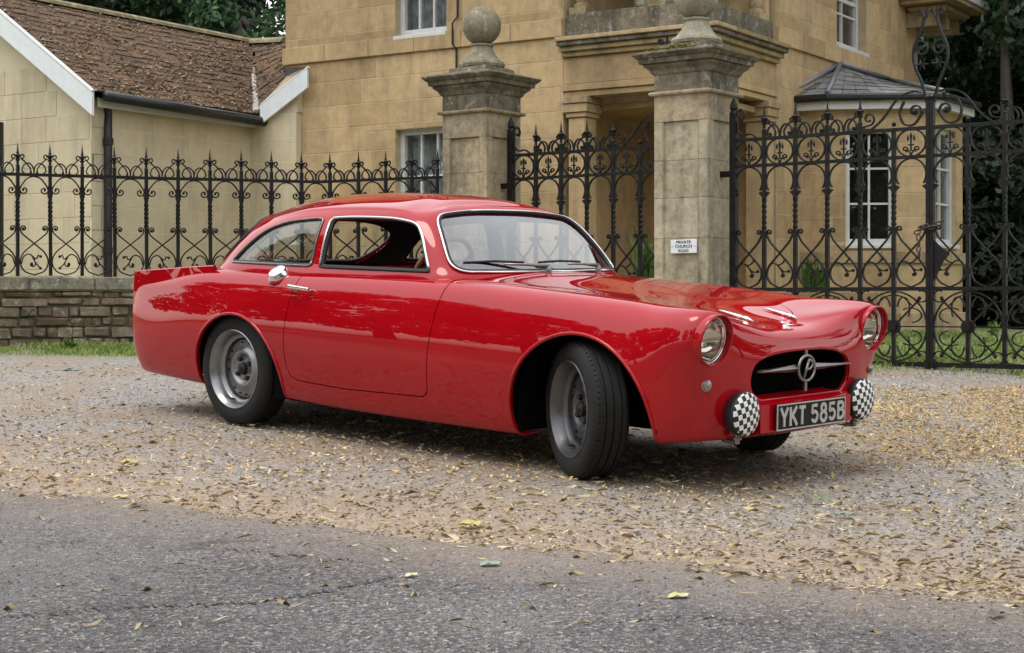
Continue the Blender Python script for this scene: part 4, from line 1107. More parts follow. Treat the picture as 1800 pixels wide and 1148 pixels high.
# --- gate leaf
GZ = dict(b=.606, m=1.20, s=2.238, t=2.46)
def leaf_meshes(B):
    D = {}
    D['bar'] = mesh_of(twist_bar(GZ['b'], GZ['t']+.07, 1.68, 1.95), 'gate_bar')
    D['bar_short'] = mesh_of(twist_bar(GZ['b'], GZ['t']+.01, 1.68, 1.95), 'gate_bar_short')
    D['fin'] = mesh_of(spike_mb(1.0), 'gate_spear')
    r = (GZ['t']-GZ['s'])/2-.004; c = (GZ['t']+GZ['s'])/2
    D['ring'] = mesh_of(MB().bar2d([(B/2+(B/2-.022)*math.cos(a), c+r*math.sin(a)) for a in np.linspace(0,2*math.pi,28,endpoint=False)], IT, IW, closed=True), 'ring')
    f = MB()
    for sg in (-1,1):
        p = [(B/2, c-r*.92),(B/2+sg*.02, c-r*.55)]+spir(B/2+sg*.050, c-r*.45, .024, .007, 250 if sg > 0 else 290, (250-420) if sg > 0 else (290+420), 14)
        f.bar2d(cr2(p[:3],3)[:-1]+p[2:], .009, .016)
    f.box((B/2,0,c-.01),(.012,.012,r*1.0)).box((B/2,0,c-.015),(.05,.010,.010))
    for (dx, dz, w_) in ((0,.055,.016),(-.026,.038,.011),(.026,.038,.011)):
        f.prism([(B/2+dx-w_/2,c+dz-.02),(B/2+dx+w_/2,c+dz-.02),(B/2+dx+w_*.7,c+dz),(B/2+dx,c+dz+.028),(B/2+dx-w_*.7,c+dz)], -.006, .006)
    D['fleur'] = mesh_of(f, 'fleur')
    a = MB(); rr = B/2-.018; zc = GZ['s']-.012-rr
    path = [(B/2+rr*math.cos(t), zc+rr*math.sin(t)) for t in np.linspace(math.radians(-35), math.radians(215), 26)]
    a.bar2d(path, IT, IW)
    for sg in (-1,1):
        e = path[0] if sg > 0 else path[-1]
        a.prism([(e[0]-.012*sg,e[1]-.02),(e[0]+sg*.030,e[1]-.005),(e[0]+sg*.028,e[1]-.06),(e[0]+.004*sg,e[1]-.035)], -.01, .01)
    D['arch'] = mesh_of(a, 'arch')
    h = MB(); zt = 1.675; zx = 1.50
    for sg in (0,1):
        p = curl(.022, zt, 1, .024)[::-1]
        p += cr2([(.024,zt-.02),(.06,zt-.085),(B*.5,zx),(B*.82,zx-.10),(B*.915,zx-.17),(B*.80,GZ['m']+.055),(B*.5,GZ['m']+.012)],6)
        p2 = p if sg == 0 else mirx(p, B/2)
        h.bar2d(p2, IT, IW+.0008*sg)
    q = cr2([(B*.08,zx-.18),(B*.16,zx-.10),(B*.34,zx-.085),(B*.50,zx-.12),(B*.60,zx-.165)],5)
    h.bar2d(q+spir(B*.60-.004, zx-.185, .018, .006, 60, -300, 12), .010, .018)
    h.bar2d(cr2([(B*.42,zx-.10),(B*.55,zx-.09),(B*.66,zx-.06)],4), .010, .016); h.bar2d(cr2([(B*.50,zx-.125),(B*.66,zx-.155),(B*.78,zx-.15)],4), .010, .016)
    h.ball((B*.67,0,zx-.055),.014,6); h.ball((B*.79,0,zx-.150),.014,6); h.ball((B*.60-.005,0,zx-.187),.013,6)
    D['heart'] = mesh_of(h, 'heart')
    # wheel panel spanning two bays
    wp_ = MB(); W2 = 2*B; c = (GZ['b']+GZ['m'])/2; hh = (GZ['m']-GZ['b'])/2; R = min(hh, B)-.012
    wp_.bar2d([(B+R*math.cos(t), c+R*math.sin(t)) for t in np.linspace(0,2*math.pi,40,endpoint=False)], IT, IW, closed=True)
    for k in range(4):
        t = math.pi/4+k*math.pi/2; wp_.bar2d([(B+.04*math.cos(t), c+.04*math.sin(t)),(B+R*1.0*math.cos(t), c+R*1.0*math.sin(t))], .012, .018)
        t2 = k*math.pi/2+math.pi/4
        rl = R*.44
        cx, cz = B+R*.52*math.cos(t2), c+R*.52*math.sin(t2)
    for k in range(4):
        sx_, sz_ = ((1,1),(-1,1),(-1,-1),(1,-1))[k]
        lob = [(B+sx_*(R*.47+R*.40*math.cos(q)), c+sz_*(R*.47+R*.40*math.sin(q))) for q in np.linspace(math.radians(-165), math.radians(75+0), 16)]
        wp_.bar2d([(B+sx_*.02, c+sz_*R*.9),(B+sx_*R*.30,c+sz_*R*.84),(B+sx_*R*.55,c+sz_*R*.60)], .009, .016)
        wp_.bar2d([(B+sx_*(R*.50+R*.34*math.cos(q)), c+sz_*(.03+R*.34*(1+math.sin(q))*.62)) for q in np.linspace(math.radians(-80),math.radians(130),14)], .009, .016)
        wp_.bar2d([(B+sx_*(.03+R*.30*(1+math.sin(q))*.62), c+sz_*(R*.50+R*.34*math.cos(q))) for q in np.linspace(math.radians(-80),math.radians(130),14)], .009, .0168)
        # corner curls
        cx, cz = B+sx_*(B-.055), c+sz_*(hh-.06)
        wp_.bar2d([(cx+sx_*(.045*math.cos(q)), cz+sz_*(.045*math.sin(q))) for q in np.linspace(math.radians(-150),math.radians(120),12)], .009, .017)
        wp_.ball((cx-sx_*.02,0,cz-sz_*.015),.017,6)
    wp_.lathe([(.055,-.014),(.058,0),(.055,.014)], 18, (B,0,c), (0,1,0)); wp_.lathe([(.03,-.028),(.03,.028)], 12, (B,0,c), (0,1,0))
    wp_.bar2d([(.015,c),(B-.05,c)], .010, .014); wp_.bar2d([(B+.05,c),(W2-.015,c)], .010, .014)
    D['wheel'] = mesh_of(wp_, 'wheel_panel')
    # crest between bars: pair of C scrolls on the top rail
    cr = MB(); z = GZ['t']+.012
    for sg in (0,1):
        p = cr2([(B*.5,z),(B*.44,z+.07),(B*.30,z+.10),(B*.14,z+.07),(B*.10,z+.02)],5)+spir(B*.10+.022,z+.022,.022,.006,180,480,10)
        q = cr2([(B*.34,z+.005),(B*.36,z+.045),(B*.24,z+.095),(B*.085,z+.115)],4)
        s_ = spir(B*.10, z+.132, .022, .006, -100, 260, 12)
        for k_, path in enumerate((p, q+s_)): cr.bar2d(path if sg == 0 else mirx(path, B/2), .010, .020+.0009*sg+.0005*k_)
        cr.ball((B*.10+.022 if sg == 0 else B*.9-.022, 0, z+.022), .010, 6)
    D['crest'] = mesh_of(cr, 'crest')
    return D
def build_leaf(root, M, B, D, mirrored=False, finish=True):
    """hinge at local x=0, meeting stile at x=6B"""
    def place(me, nm, mat, x=0, parent=root): return inst(me, nm, parent, mat, M @ Matrix.Translation((x,0,0)) if parent is root else None)
    L = 6*B
    for z, h_ in ((GZ['b'],.036),(GZ['m'],.030),(GZ['s'],.026),(GZ['t'],.028)):
        wmesh(root, 'rail', M, MB().box((L/2,0,z),(L,.034,h_)), M_IRON)
    st = MB().box((0,0,1.62),(.058,.055,2.10)); st.lathe([(.036,2.66),(.040,2.69),(.026,2.715),(.036,2.735),(.030,2.77),(.004,2.83)],10)
    st.bar2d(cr2([(.03,2.70),(.07,2.72),(.10,2.68),(.085,2.64),(.06,2.66)],5), .012, .024); st.bar2d(cr2([(.032,2.62),(.04,2.54),(.09,2.50),(.16,2.505),(.22,2.47)],5), .012, .024)
    wmesh(root, 'hinge_stile', M, st, M_IRON)
    ms = MB().box((L,0,1.62),(.030,.045,2.12)); ms.box((L,0,.56),(.05,.055,.10)); ms.lathe([(.03,2.68),(.036,2.70),(.02,2.72)],10,(L,0,0))
    wmesh(root, 'meeting_stile', M, ms, M_IRON)
    for k in range(1,6):
        b = place(D['bar'] if k < 5 else D['bar_short'], 'bar', M_IRON, k*B)
        if k < 5:
            f = inst(D['fin'], 'spear', b, M_IRON, Matrix.Translation((0,0,GZ['t']+.065)))
        else:
            wmesh(root, 'ball', M, MB().ball((k*B,0,GZ['t']+.045),.020,8), M_IRON)
    for k in range(6):
        place(D['ring'], 'ring', M_IRON, k*B); place(D['fleur'], 'fleur_de_lis', M_IRON, k*B); place(D['arch'], 'arch', M_IRON, k*B); place(D['heart'], 'heart_scroll', M_IRONG if k % 2 else M_IRON, k*B)
        if k in (1,2,3): place(D['crest'], 'crest_scroll', M_IRON, k*B)
    for k in range(3): place(D['wheel'], 'wheel_panel', M_IRON, k*2*B)
    # rising crest at the meeting end
    z = GZ['t']
    sw_ = MB(); sw_.bar2d(cr2([(4*B+.04,z+.02),(4.35*B,z+.02),(4.7*B,z+.10),(5.1*B,z+.24),(5.5*B,z+.29),(5.8*B,z+.28)],6), .012, .026)
    sw_.bar2d(spir(4*B+.075,z+.10,.055,.015,-100,330,18), .011, .024); sw_.bar2d(cr2([(4*B+.02,z+.03),(4*B+.04,z+.04),(4*B+.065,z+.045)],3), .011, .024)
    wmesh(root, 'rising_scroll', M, sw_, M_IRON)
    s2 = MB(); s2.bar2d(cr2([(5.30*B,z+.22),(5.18*B,z+.13),(5.30*B,z+.04),(5.60*B,z+.035),(5.85*B,z+.13)],6), .014, .028)
    s2.bar2d(spir(5.62*B,z+.135,.055,.016,-20,360,18), .012, .028); s2.ball((5.60*B,0,z+.13),.026,7)
    wmesh(root, 'crest_scroll', M, s2, M_IRON)
    ly = MB(); ly.bar2d(cr2([(6*B-.015,z+.20),(5.83*B,z+.34),(5.60*B,z+.50),(5.58*B,z+.62),(5.75*B,z+.74),(5.86*B,z+.84),(5.84*B,z+.90)],7), .016, .030)
    ly.bar2d(spir(5.84*B-.03,z+.90,.03,.008,0,340,14), .014, .028)
    ly.bar2d(cr2([(5.60*B,z+.60),(5.70*B,z+.68),(5.84*B,z+.68)],4)[:-1]+spir(5.80*B,z+.62,.058,.015,70,-320,18), .012, .026)
    ly.bar2d(cr2([(5.86*B,z+.84),(5.95*B,z+.88),(5.98*B,z+.94)],4), .013, .026); ly.ball((5.80*B,0,z+.62),.02,6)
    for k in range(6): 
        t = k*1.05; ly.tube([(5.82*B+.012*math.cos(t),0,z+.50),(5.82*B+.05*math.cos(t),.012*(-1)**k,z+.50+.05*math.sin(t))], [.012,.005], 5)
    wmesh(root, 'lyre_scroll', M, ly, M_IRON)
BL = LEAF/6
DM = leaf_meshes(BL)
def leafM(P, D):
    N = Vector((-D.y, D.x, 0)); return Matrix(((D.x,N.x,0,P.x),(D.y,N.y,0,P.y),(0,0,1,0),(0,0,0,1)))
g1 = empty('carriage_gate', label='black wrought iron carriage gate leaf hung on the sign-bearing pier', cat='gate', group='leaves of the wrought iron gates')
build_leaf(g1, leafM(HINGE, UG), BL, DM)
MEET = HINGE+UG*(LEAF+.033)
g2 = empty('carriage_gate', label='black wrought iron gate leaf cut off by the right edge of the photo', cat='gate', group='leaves of the wrought iron gates')
build_leaf(g2, leafM(MEET+UG*LEAF, -UG), BL, DM)
PH = P1C+UG*(PW/2+.085); PE = P2C-UG*(PW/2+.02); LP = (PE-PH).length
DP = leaf_meshes(LP/6)
g3 = empty('pedestrian_gate', label='black wrought iron foot gate between the two stone piers', cat='gate', group='leaves of the wrought iron gates')
build_leaf(g3, leafM(PH, UG), LP/6, DP)
# hinge brackets
for g, P in ((g1, HINGE), (g3, PH)):
    for z in (2.18, 1.0): wmesh(g, 'hinge_bracket', leafM(P, UG), MB().box((-.07,0,z),(.16,.05,.05),bev=.006), M_IRON)
# lock plate and chain at the meeting stiles
lkp = MB().prism([(0,1.60),(.045,1.545),(.14,1.47),(.085,1.41),(.05,1.34),(.02,1.27),(0,1.25)], -.012, .012)
wmesh(g2, 'lock_plate', leafM(MEET, UG), lkp, M_IRON)
chain_root = empty('chain', label='rusty iron chain looped round the meeting stiles of the gates', cat='chain')
M_CHAIN = simple('rusty_chain', (.075,.055,.045), .5, .5, var=.4, scale=40)
pts = cr2([(-.10,1.64),(-.05,1.69),(.02,1.675),(.09,1.72)],3)
pts = [(x,-.06+.01*math.sin(i),z) for i,(x,z) in enumerate(pts)]+[(-.09,-.06,1.60),(-.085,-.06,1.555),(-.09,-.06,1.51),(-.085,-.06,1.465)]
CM = leafM(MEET, UG)
for i, p in enumerate(pts):
    d = Vector((1,0,.15)) if i < 10 else Vector((0,0,1)); d.normalize(); s_ = Vector((0,1,0)) if i % 2 else d.cross(Vector((0,1,0)))
    loop = [CM @ (Vector(p)+d*(.026*math.cos(a))+s_*(.015*math.sin(a))) for a in np.linspace(0,2*math.pi,12,endpoint=False)]
    MB().tube(loop, .0055, 5, closed=True).build('link', M_CHAIN, chain_root, smooth=True)
# --- sign on the right pier
def text_mesh(txt, size, extrude=.001):
    cu = bpy.data.curves.new('t', 'FONT'); cu.body = txt; cu.size = size; cu.extrude = extrude; cu.align_x = 'CENTER'; cu.align_y = 'CENTER'; cu.offset = size*.012; cu.resolution_u = 3
    o = bpy.data.objects.new('t', cu); COL.objects.link(o); bpy.context.view_layer.update()
    dg = bpy.context.evaluated_depsgraph_get(); me = bpy.data.meshes.new_from_object(o.evaluated_get(dg)); bpy.data.objects.remove(o); bpy.data.curves.remove(cu)
    return [v.co.copy() for v in me.vertices], [tuple(p.vertices) for p in me.polygons]
SM = R2 @ Matrix.Translation((0.0,-PW/2-.004,0))
sgn = empty('road_sign', label='small white PRIVATE CHURCH ROAD sign screwed to the pier', cat='sign')
sx0, zsn = .035, 1.565
obj('sign_board', tf(SM, MB().box((sx0,.0,zsn),(.255,.012,.115),bev=.003).V), MB().box((0,0,0),(.255,.012,.115),bev=.003).F, simple('white_sign_enamel', (.74,.75,.76), .35, var=.04, scale=20), sgn)
M_INKB = simple('sign_blue_letters', (.02,.06,.22), .4); M_INKD = simple('sign_dark_letters', (.03,.03,.04), .4)
for txt, dz, mt, sz in (('PRIVATE',.036,M_INKD,.034),('CHURCH',.0,M_INKB,.036),('ROAD',-.037,M_INKD,.032)):
    V, F = text_mesh(txt, sz); obj('lettering', tf(SM, [(sx0+v.x*1.12, -.0075-v.z, zsn+dz+v.y) for v in V]), F, mt, sgn)
for dx_ in (-.112,.112): obj('screw', tf(SM, MB().lathe([(.005,0),(.004,.003)],8,(sx0+dx_,-.006,zsn),(0,-1,0)).V), MB().lathe([(.005,0),(.004,.003)],8).F, M_STAIN if 'M_STAIN' in globals() else M_IRON, sgn)

# --- quadrant railing on its dwarf wall
YP = ([-160,0,100,230,400,560,680,790],[13.33,13.68,13.90,14.09,14.40,14.75,15.08,15.36])
RZ = ([-160,0,100,280,560,680,790],[2.175,2.177,2.18,2.176,2.187,2.237,2.28])
def fp(px): return Vector(((px-900)/FPX*float(np.interp(px,*YP)), float(np.interp(px,*YP)), float(np.interp(px,*RZ))))
bars = [-139,-82,-25.5,31,88,144.5,201,257,313,369,424,477,530,580,630,678,724,769]
rail = empty('railing', label='black wrought iron railing with spear tops on the low stone wall', cat='railing')
FB = .273; FD = {}
f = MB(); 
for sg in (0,1):
    z = .012
    p = spir(FB*.13,.010+.028,.020,.006,330,-60,10)[::-1]+cr2([(FB*.13+.02,.03),(FB*.30,.02),(FB*.42,.06),(FB*.30,.10),(FB*.12,.085)],5)
    outer = cr2([(FB*.5,z),(FB*.47,z+.055),(FB*.33,z+.088),(FB*.18,z+.065),(FB*.13,z+.02),(FB*.20,z+.004)],5)
    inner = cr2([(FB*.42,z),(FB*.38,z+.045),(FB*.25,z+.09),(FB*.11,z+.125)],5)+spir(FB*.13,z+.145,.024,.007,-140,230,12)
    low = cr2([(FB*.26,z+.0),(FB*.20,z+.03),(FB*.10,z+.055),(FB*.04,z+.09)],4)
    for k_, path in enumerate((outer, inner)): f.bar2d(path if sg == 0 else mirx(path,FB/2), .010, .018+.0009*sg+.0004*k_)
    f.ball((FB*.40 if sg == 0 else FB*.60, 0, .022), .011, 6)
FD['crest'] = mesh_of(f, 'fence_crest')
f = MB()
for sg in (0,1):
    p = cr2([(FB*.5,-.012),(FB*.30,-.030),(FB*.13,-.085),(FB*.06,-.125)],5)+spir(FB*.06+.036,-.13,.036,.010,175,545,18)
    f.bar2d(p if sg == 0 else mirx(p,FB/2), .0105, .02+.0008*sg); f.ball((FB*.06+.030 if sg == 0 else FB*.94-.030,0,-.13),.011,6)
    q = cr2([(FB*.05,-.09),(FB*.075,-.16),(FB*.045,-.20)],4); f.bar2d(q if sg == 0 else mirx(q,FB/2), .007, .018)
FD['arch'] = mesh_of(f, 'fence_arch')
f = MB()
for sg in (0,1):
    p = spir(.020+.026,-.458,.026,.007,180,-230,16)[::-1]+cr2([(.020,-.462),(.04,-.505),(FB*.5,-.585),(FB*.83,-.665),(FB*.93,-.745),(FB*.80,-.82),(FB*.5,-.853)],6)
    f.bar2d(p if sg == 0 else mirx(p,FB/2), .0105, .02+.0008*sg); f.ball((.046 if sg == 0 else FB-.046,0,-.458),.010,6)
FD['heart'] = mesh_of(f, 'fence_heart')
for nm, mr_ in (('leafa',False),('leafb',True)):
    f = MB()
    p1 = cr2([(FB*.10,-.76),(FB*.17,-.70),(FB*.33,-.675),(FB*.47,-.70),(FB*.53,-.745)],5)+spir(FB*.44,-.76,.028,.008,20,-300,12)
    p2 = cr2([(FB*.40,-.685),(FB*.52,-.70),(FB*.66,-.73)],4); p3 = cr2([(FB*.45,-.70),(FB*.56,-.755),(FB*.68,-.79)],4)
    p4 = cr2([(FB*.42,-.69),(FB*.56,-.715),(FB*.62,-.685),(FB*.69,-.70)],4)
    for k_, p in enumerate((p1,p3,p4)): f.bar2d(p if not mr_ else mirx(p,FB/2), .010, .016+.0005*k_)
    for c in ((FB*.70,-.695),(FB*.69,-.795),(FB*.43,-.765)): f.ball((c[0] if not mr_ else FB-c[0],0,c[1]),.013,6)
    FD[nm] = mesh_of(f, 'fence_leaf')
FD['bar'] = mesh_of(twist_bar(-.863,.075,-.44,-.215,.029), 'fence_bar'); FD['fin'] = mesh_of(spike_mb(.92), 'fence_spear')
pp = [fp(b) for b in bars]
rp = [fp(px) for px in np.linspace(-160,785,40)]
rm = MB(); V = []; F = []
for i, p in enumerate(rp):
    d = (rp[min(i+1,39)]-rp[max(i-1,0)]); d.z = 0; d.normalize(); n = Vector((-d.y,d.x,0))
    for a, b in ((-.017,-.013),(.017,-.013),(.017,.013),(-.017,.013)): V.append(p+n*a+Vector((0,0,b)))
for i in range(39):
    for k in range(4): F.append((i*4+k,i*4+(k+1)%4,(i+1)*4+(k+1)%4,(i+1)*4+k))
rm.add(V, F).build('rail', M_IRON, rail)
rng0 = random.Random(77)
for i, p in enumerate(pp):
    q = pp[i+1] if i+1 < len(pp) else fp(812); d = q-p; l = math.hypot(d.x,d.y)
    M_ = Matrix(((d.x/FB,-d.y/l,0,p.x),(d.y/FB,d.x/l,0,p.y),(d.z/FB,0,1,p.z),(0,0,0,1)))
    Mb = Matrix(((d.x/l,-d.y/l,0,p.x),(d.y/l,d.x/l,0,p.y),(0,0,1,p.z),(0,0,0,1)))
    b = inst(FD['bar'], 'bar', rail, M_IRON, Mb @ Matrix.Rotation(rng0.uniform(-.008,.008),4,'Y') @ Matrix.Rotation(rng0.uniform(-.012,.012),4,'X')); inst(FD['fin'], 'spear', b, M_IRON, Matrix.Translation((0,0,.068)))
    if i+1 < len(pp):
        for nm, on in (('crest','crest_scroll'),('arch','arch_scroll'),('heart','heart_scroll'),('leafa' if i % 2 else 'leafb','leaf_scroll')): inst(FD[nm], on, rail, M_IRON, M_)
# dwarf wall: core, rubble face stones, coping stones
wallr = empty('dwarf_wall', label='low mossy rubble wall with lichened coping under the railing', cat='wall')
wp2 = [fp(px) for px in np.linspace(-260,800,60)]
def path_frame(i, P):
    d = P[min(i+1,len(P)-1)]-P[max(i-1,0)]; d.z = 0; d.normalize(); return d, Vector((-d.y,d.x,0))
V = []; F = []
for i, p in enumerate(wp2):
    d, n = path_frame(i, wp2)
    for a, z in ((-.13,.3),(-.13,p.z-.99),(.13,p.z-.99),(.13,.3)): V.append(Vector((p.x,p.y,0))+n*a+Vector((0,0,z)))
for i in range(len(wp2)-1):
    for k in range(4): F.append((i*4+k,i*4+(k+1)%4,(i+1)*4+(k+1)%4,(i+1)*4+k))
core = obj('core', V, F, simple('dark_wall_mortar', (.11,.088,.062), .95, var=.4, scale=14), wallr)
rng = random.Random(31)
tot = 0; seglen = [0]
for a, b in zip(wp2, wp2[1:]): tot += math.hypot(b.x-a.x,b.y-a.y); seglen.append(tot)
def along(s):
    i = min(max(int(np.searchsorted(seglen, s))-1,0), len(wp2)-2); t = (s-seglen[i])/(seglen[i+1]-seglen[i]); p = wp2[i].lerp(wp2[i+1],t); d, n = path_frame(i, wp2); return p, d, n
rowz = [0,.085,.18,.26,.355,.43,.48]
for r in range(6):
    s = rng.uniform(0,.1)
    while s < 4.4:
        l = rng.choice((.09,.13,.17,.22,.28,.38))*rng.uniform(.9,1.1); p, d, n = along(s+l/2); base = gz(p.x,p.y)-.03
        zt = p.z-.99
        z0, z1 = base+rowz[r]+rng.uniform(-.012,.012), min(base+rowz[r+1]-.008, zt-.004)
        if z1-z0 > .02:
            q = MB().box((0,0,0),(l-.012,.06,z1-z0),bev=.011); o_n = rng.uniform(-.012,.010)
            Rr = Matrix(((d.x,n.x,0),(d.y,n.y,0),(0,0,1)))
            tl = Matrix.Rotation(rng.uniform(-.03,.03),3,'Y')
            obj('stone', [Rr @ (tl @ Vector([v[0]*rng.uniform(.93,1.0),v[1]+rng.uniform(-.009,.009),v[2]*rng.uniform(.84,1.0)]))+Vector((p.x,p.y,(z0+z1)/2))-n*(.13+o_n) for v in q.V], q.F, M_RUBBLE, core)
        s += l
s = .05
while s < tot-.2:
    l = rng.uniform(.45,.75); p, d, n = along(s+l/2); Rr = Matrix(((d.x,n.x,0),(d.y,n.y,0),(0,0,1)))
    q = MB().box((0,0,0),(l-.008,.36,.122),bev=.016)
    obj('coping_stone', [Rr @ Vector((v[0],v[1]+rng.uniform(-.006,.006),v[2]+rng.uniform(-.005,.005)))+Vector((p.x,p.y,p.z-.863-.063)) for v in q.V], q.F, M_COPE, wallr)
    s += l
CARM = Matrix(((0.72382752,0.68983977,0.01395729,0.73912853),(-0.68857695,0.72349664,-0.04913647,7.47066745),(-0.04399434,0.02595566,0.99869455,-0.741923+CAMZ),(0,0,0,1)))
car = empty('car', mw=CARM, label='red classic two-door coupe with checked lamp covers parked on the leafy gravel', cat='car')
def mirror_mesh(V, F):
    """a half mesh and its mirror image joined at y=0"""
    V = np.asarray(V); n = len(V); W = V*MIR
    mid = np.abs(V[:,1]) < 1e-6
    mp = {}; VV = list(V)
    for i in range(n):
        if mid[i]: mp[i] = i
        else: mp[i] = len(VV); VV.append(W[i])
    return VV, list(F)+[tuple(mp[i] for i in f[::-1]) for f in F]
def orient(V, F, ref):
    """make face winding point away from ref"""
    V = np.asarray(V); s = 0
    for f in F[::max(1,len(F)//400)]:
        a, b, c = V[f[0]], V[f[1]], V[f[2]]; n = np.cross(b-a, c-a); s += np.sign(n@(a-np.array(ref)))
    return F if s > 0 else [f[::-1] for f in F]
def on_half(V): return V
# --- skins
BR = bspline_surface(body_net(), 10, 8); BV, BF = grid_mesh(BR); BF = orient(BV, BF, (-1.3,.0,.5))
GR = bspline_surface(green_net(), 10, 8); GV, GF = grid_mesh(GR); GF = orient(GV, GF, (-1.7,0,.9))
cuts = []
def clipk(V, F, g, fl=0.0):
    V2, F2, e = clip(V, F, g); return V2, F2, e
# wheel arches
V, F, e1 = clip(BV, BF, lambda P: np.where(P[:,1] > .4, archd(FARCH)(P), 1.0)); pF = [np.array(V)[L] for L, c in chain(e1)]
V, F, e2 = clip(V, F, lambda P: np.where(P[:,1] > .4, archd(RARCH)(P), 1.0)); pR = [np.array(V)[L] for L, c in chain(e2)]
# headlamp openings, grille mouth
V, F, e3 = clip(V, F, lambda P: np.where(P[:,0] > .45, np.hypot(P[:,1]-HL[0], P[:,2]-HL[1])-.097, 1.0))
gd = polyd(GRILLE)
V, F, e4 = clip(V, F, lambda P: np.where((P[:,0] > .5), -gd(P[:,1:]), 1.0)); pG = [np.array(V)[L] for L, c in chain(e4)]
# cabin opening in the deck
CAB = rounded([(-.80,-.01),(-.80,.40),(-.93,.60),(-1.1,.625),(-2.35,.62),(-2.6,.56),(-2.78,.40),(-2.85,-.01)], .05, 4)
cd = polyd(CAB)
V, F, e5 = clip(V, F, lambda P: np.where(P[:,2] > .55, -cd(P[:,:2])+.0, 1.0))
# door
dd = polyd(DOOR)
sidef = lambda P: np.where((P[:,1] > .45) & (P[:,0] > -2.2) & (P[:,0] < -.5), dd(P[:,[0,2]]), -1.0)
DV, DF, de = clip(V, F, lambda P: sidef(P)-.0028)
V, F, be = clip(V, F, lambda P: -sidef(P)-.0028)
# bonnet shut line: a panel in the top surface
BON = rounded([(-.66,-.02),(-.66,.40),(-.55,.455),(.10,.40),(.42,.30),(.515,.20),(.54,-.02)], [0,.08,.1,.2,.1,.1,0], 6)
bd = polyd(BON)
bonf = lambda P: np.where(P[:,2] > .6, bd(P[:,:2]), -1.0)
HV, HF, he = clip(V, F, lambda P: bonf(P)-.0022)
V, F, hbe = clip(V, F, lambda P: -bonf(P)-.0022)
# report loops for trims
FL, FE = flange(V, F, [], 0)
N = vnormals(V, F)
def near(edges, V, test): return edges
# collect boundary edges of the half skin lying on the cut contours
def boundary(V, F):
    cnt = {}
    for f in F:
        for a, b in zip(f, f[1:]+f[:1]):
            k = (min(a,b), max(a,b)); cnt[k] = cnt.get(k, 0)+1
    return [k for k, c in cnt.items() if c == 1]
def lip(V, F, d, test=None):
    N = vnormals(V, F); E = boundary(V, F)
    E = [(a,b) for a, b in E if not (abs(V[a][1]) < 1e-6 and abs(V[b][1]) < 1e-6) and (test is None or (test(V[a]) and test(V[b])))]
    return flange(V, F, E, d, N)
V2, F2 = lip(V, F, .022, lambda p: p[2] > .17 or True)
VV, FF = mirror_mesh(V2, F2)
body = obj('body', VV, FF, M_PAINT, car, smooth=True, label='red glass fibre body shell')
H2, HF2 = lip(HV, HF, .018); HVV, HFF = mirror_mesh(H2, HF2)
bonnet = obj('bonnet', HVV, HFF, M_PAINT, car, smooth=True)
D2, DF2 = lip(DV, DF, .02)
doors = {}
for s in (-1, 1):
    W = np.asarray(D2)*np.array([1,s,1]); Q = DF2 if s > 0 else [f[::-1] for f in DF2]
    doors[s] = obj('door', W, Q, M_PAINT, car, smooth=True)
def polyd_open(P):  # tube helper: thin long polylines
    return P
# rolled lips of the wheel arches
def smooth_path(P, k=3):
    P = np.array(P)
    for _ in range(k):
        Q = P.copy(); Q[1:-1] = (P[:-2]+2*P[1:-1]+P[2:])/4; P = Q
    return P
def thin(P, step):
    out = [P[0]]
    for p in P[1:]:
        if np.linalg.norm(p-out[-1]) >= step: out.append(p)
    return np.array(out)
for P in pF+pR:
    if len(P) < 20: continue
    P = smooth_path(thin(P, .015), 4)
    for s in (-1, 1):
        Q = P*np.array([1,s,1])+np.array([0, s*.001, 0])
        MB().tube([q for q in Q], .0085, 8).build('wheel_arch_lip', M_PAINT, body, smooth=True)
# --- greenhouse: roof shell with window openings, glass set in them
wd, wq, wf, wr = polyd(WIN_D), polyd(WIN_Q), polyd(WIN_F), polyd(WIN_R)
sideg = lambda fn: (lambda P: np.where(P[:,1] > .50, fn(P[:,[0,2]]), -1.0))
fd = sideg(wd); fq = sideg(wq)
ff = lambda P: np.where((P[:,0] > -1.25) & (P[:,1] < .615), wf(P[:,1:]), -1.0)
fr = lambda P: np.where(P[:,0] < -2.40, wr(P[:,1:]), -1.0)
loops = {}
RV, RF = GV, GF
for k, fn in (('d',fd),('q',fq),('f',ff),('r',fr)):
    gv, gf, ge = clip(GV, GF, fn)
    loops[k+'_glass'] = (gv, gf)
    RV, RF, re = clip(RV, RF, lambda P, fn=fn: -fn(P))
    loops[k] = [(np.array(RV)[L], c) for L, c in chain(re)]
# trim the roof skin below the deck
R2, RF2 = lip(RV, RF, .03, lambda p: p[2] > .855)
VV, FF = mirror_mesh(R2, RF2)
roof = obj('roof', VV, FF, M_PAINT, car, smooth=True)
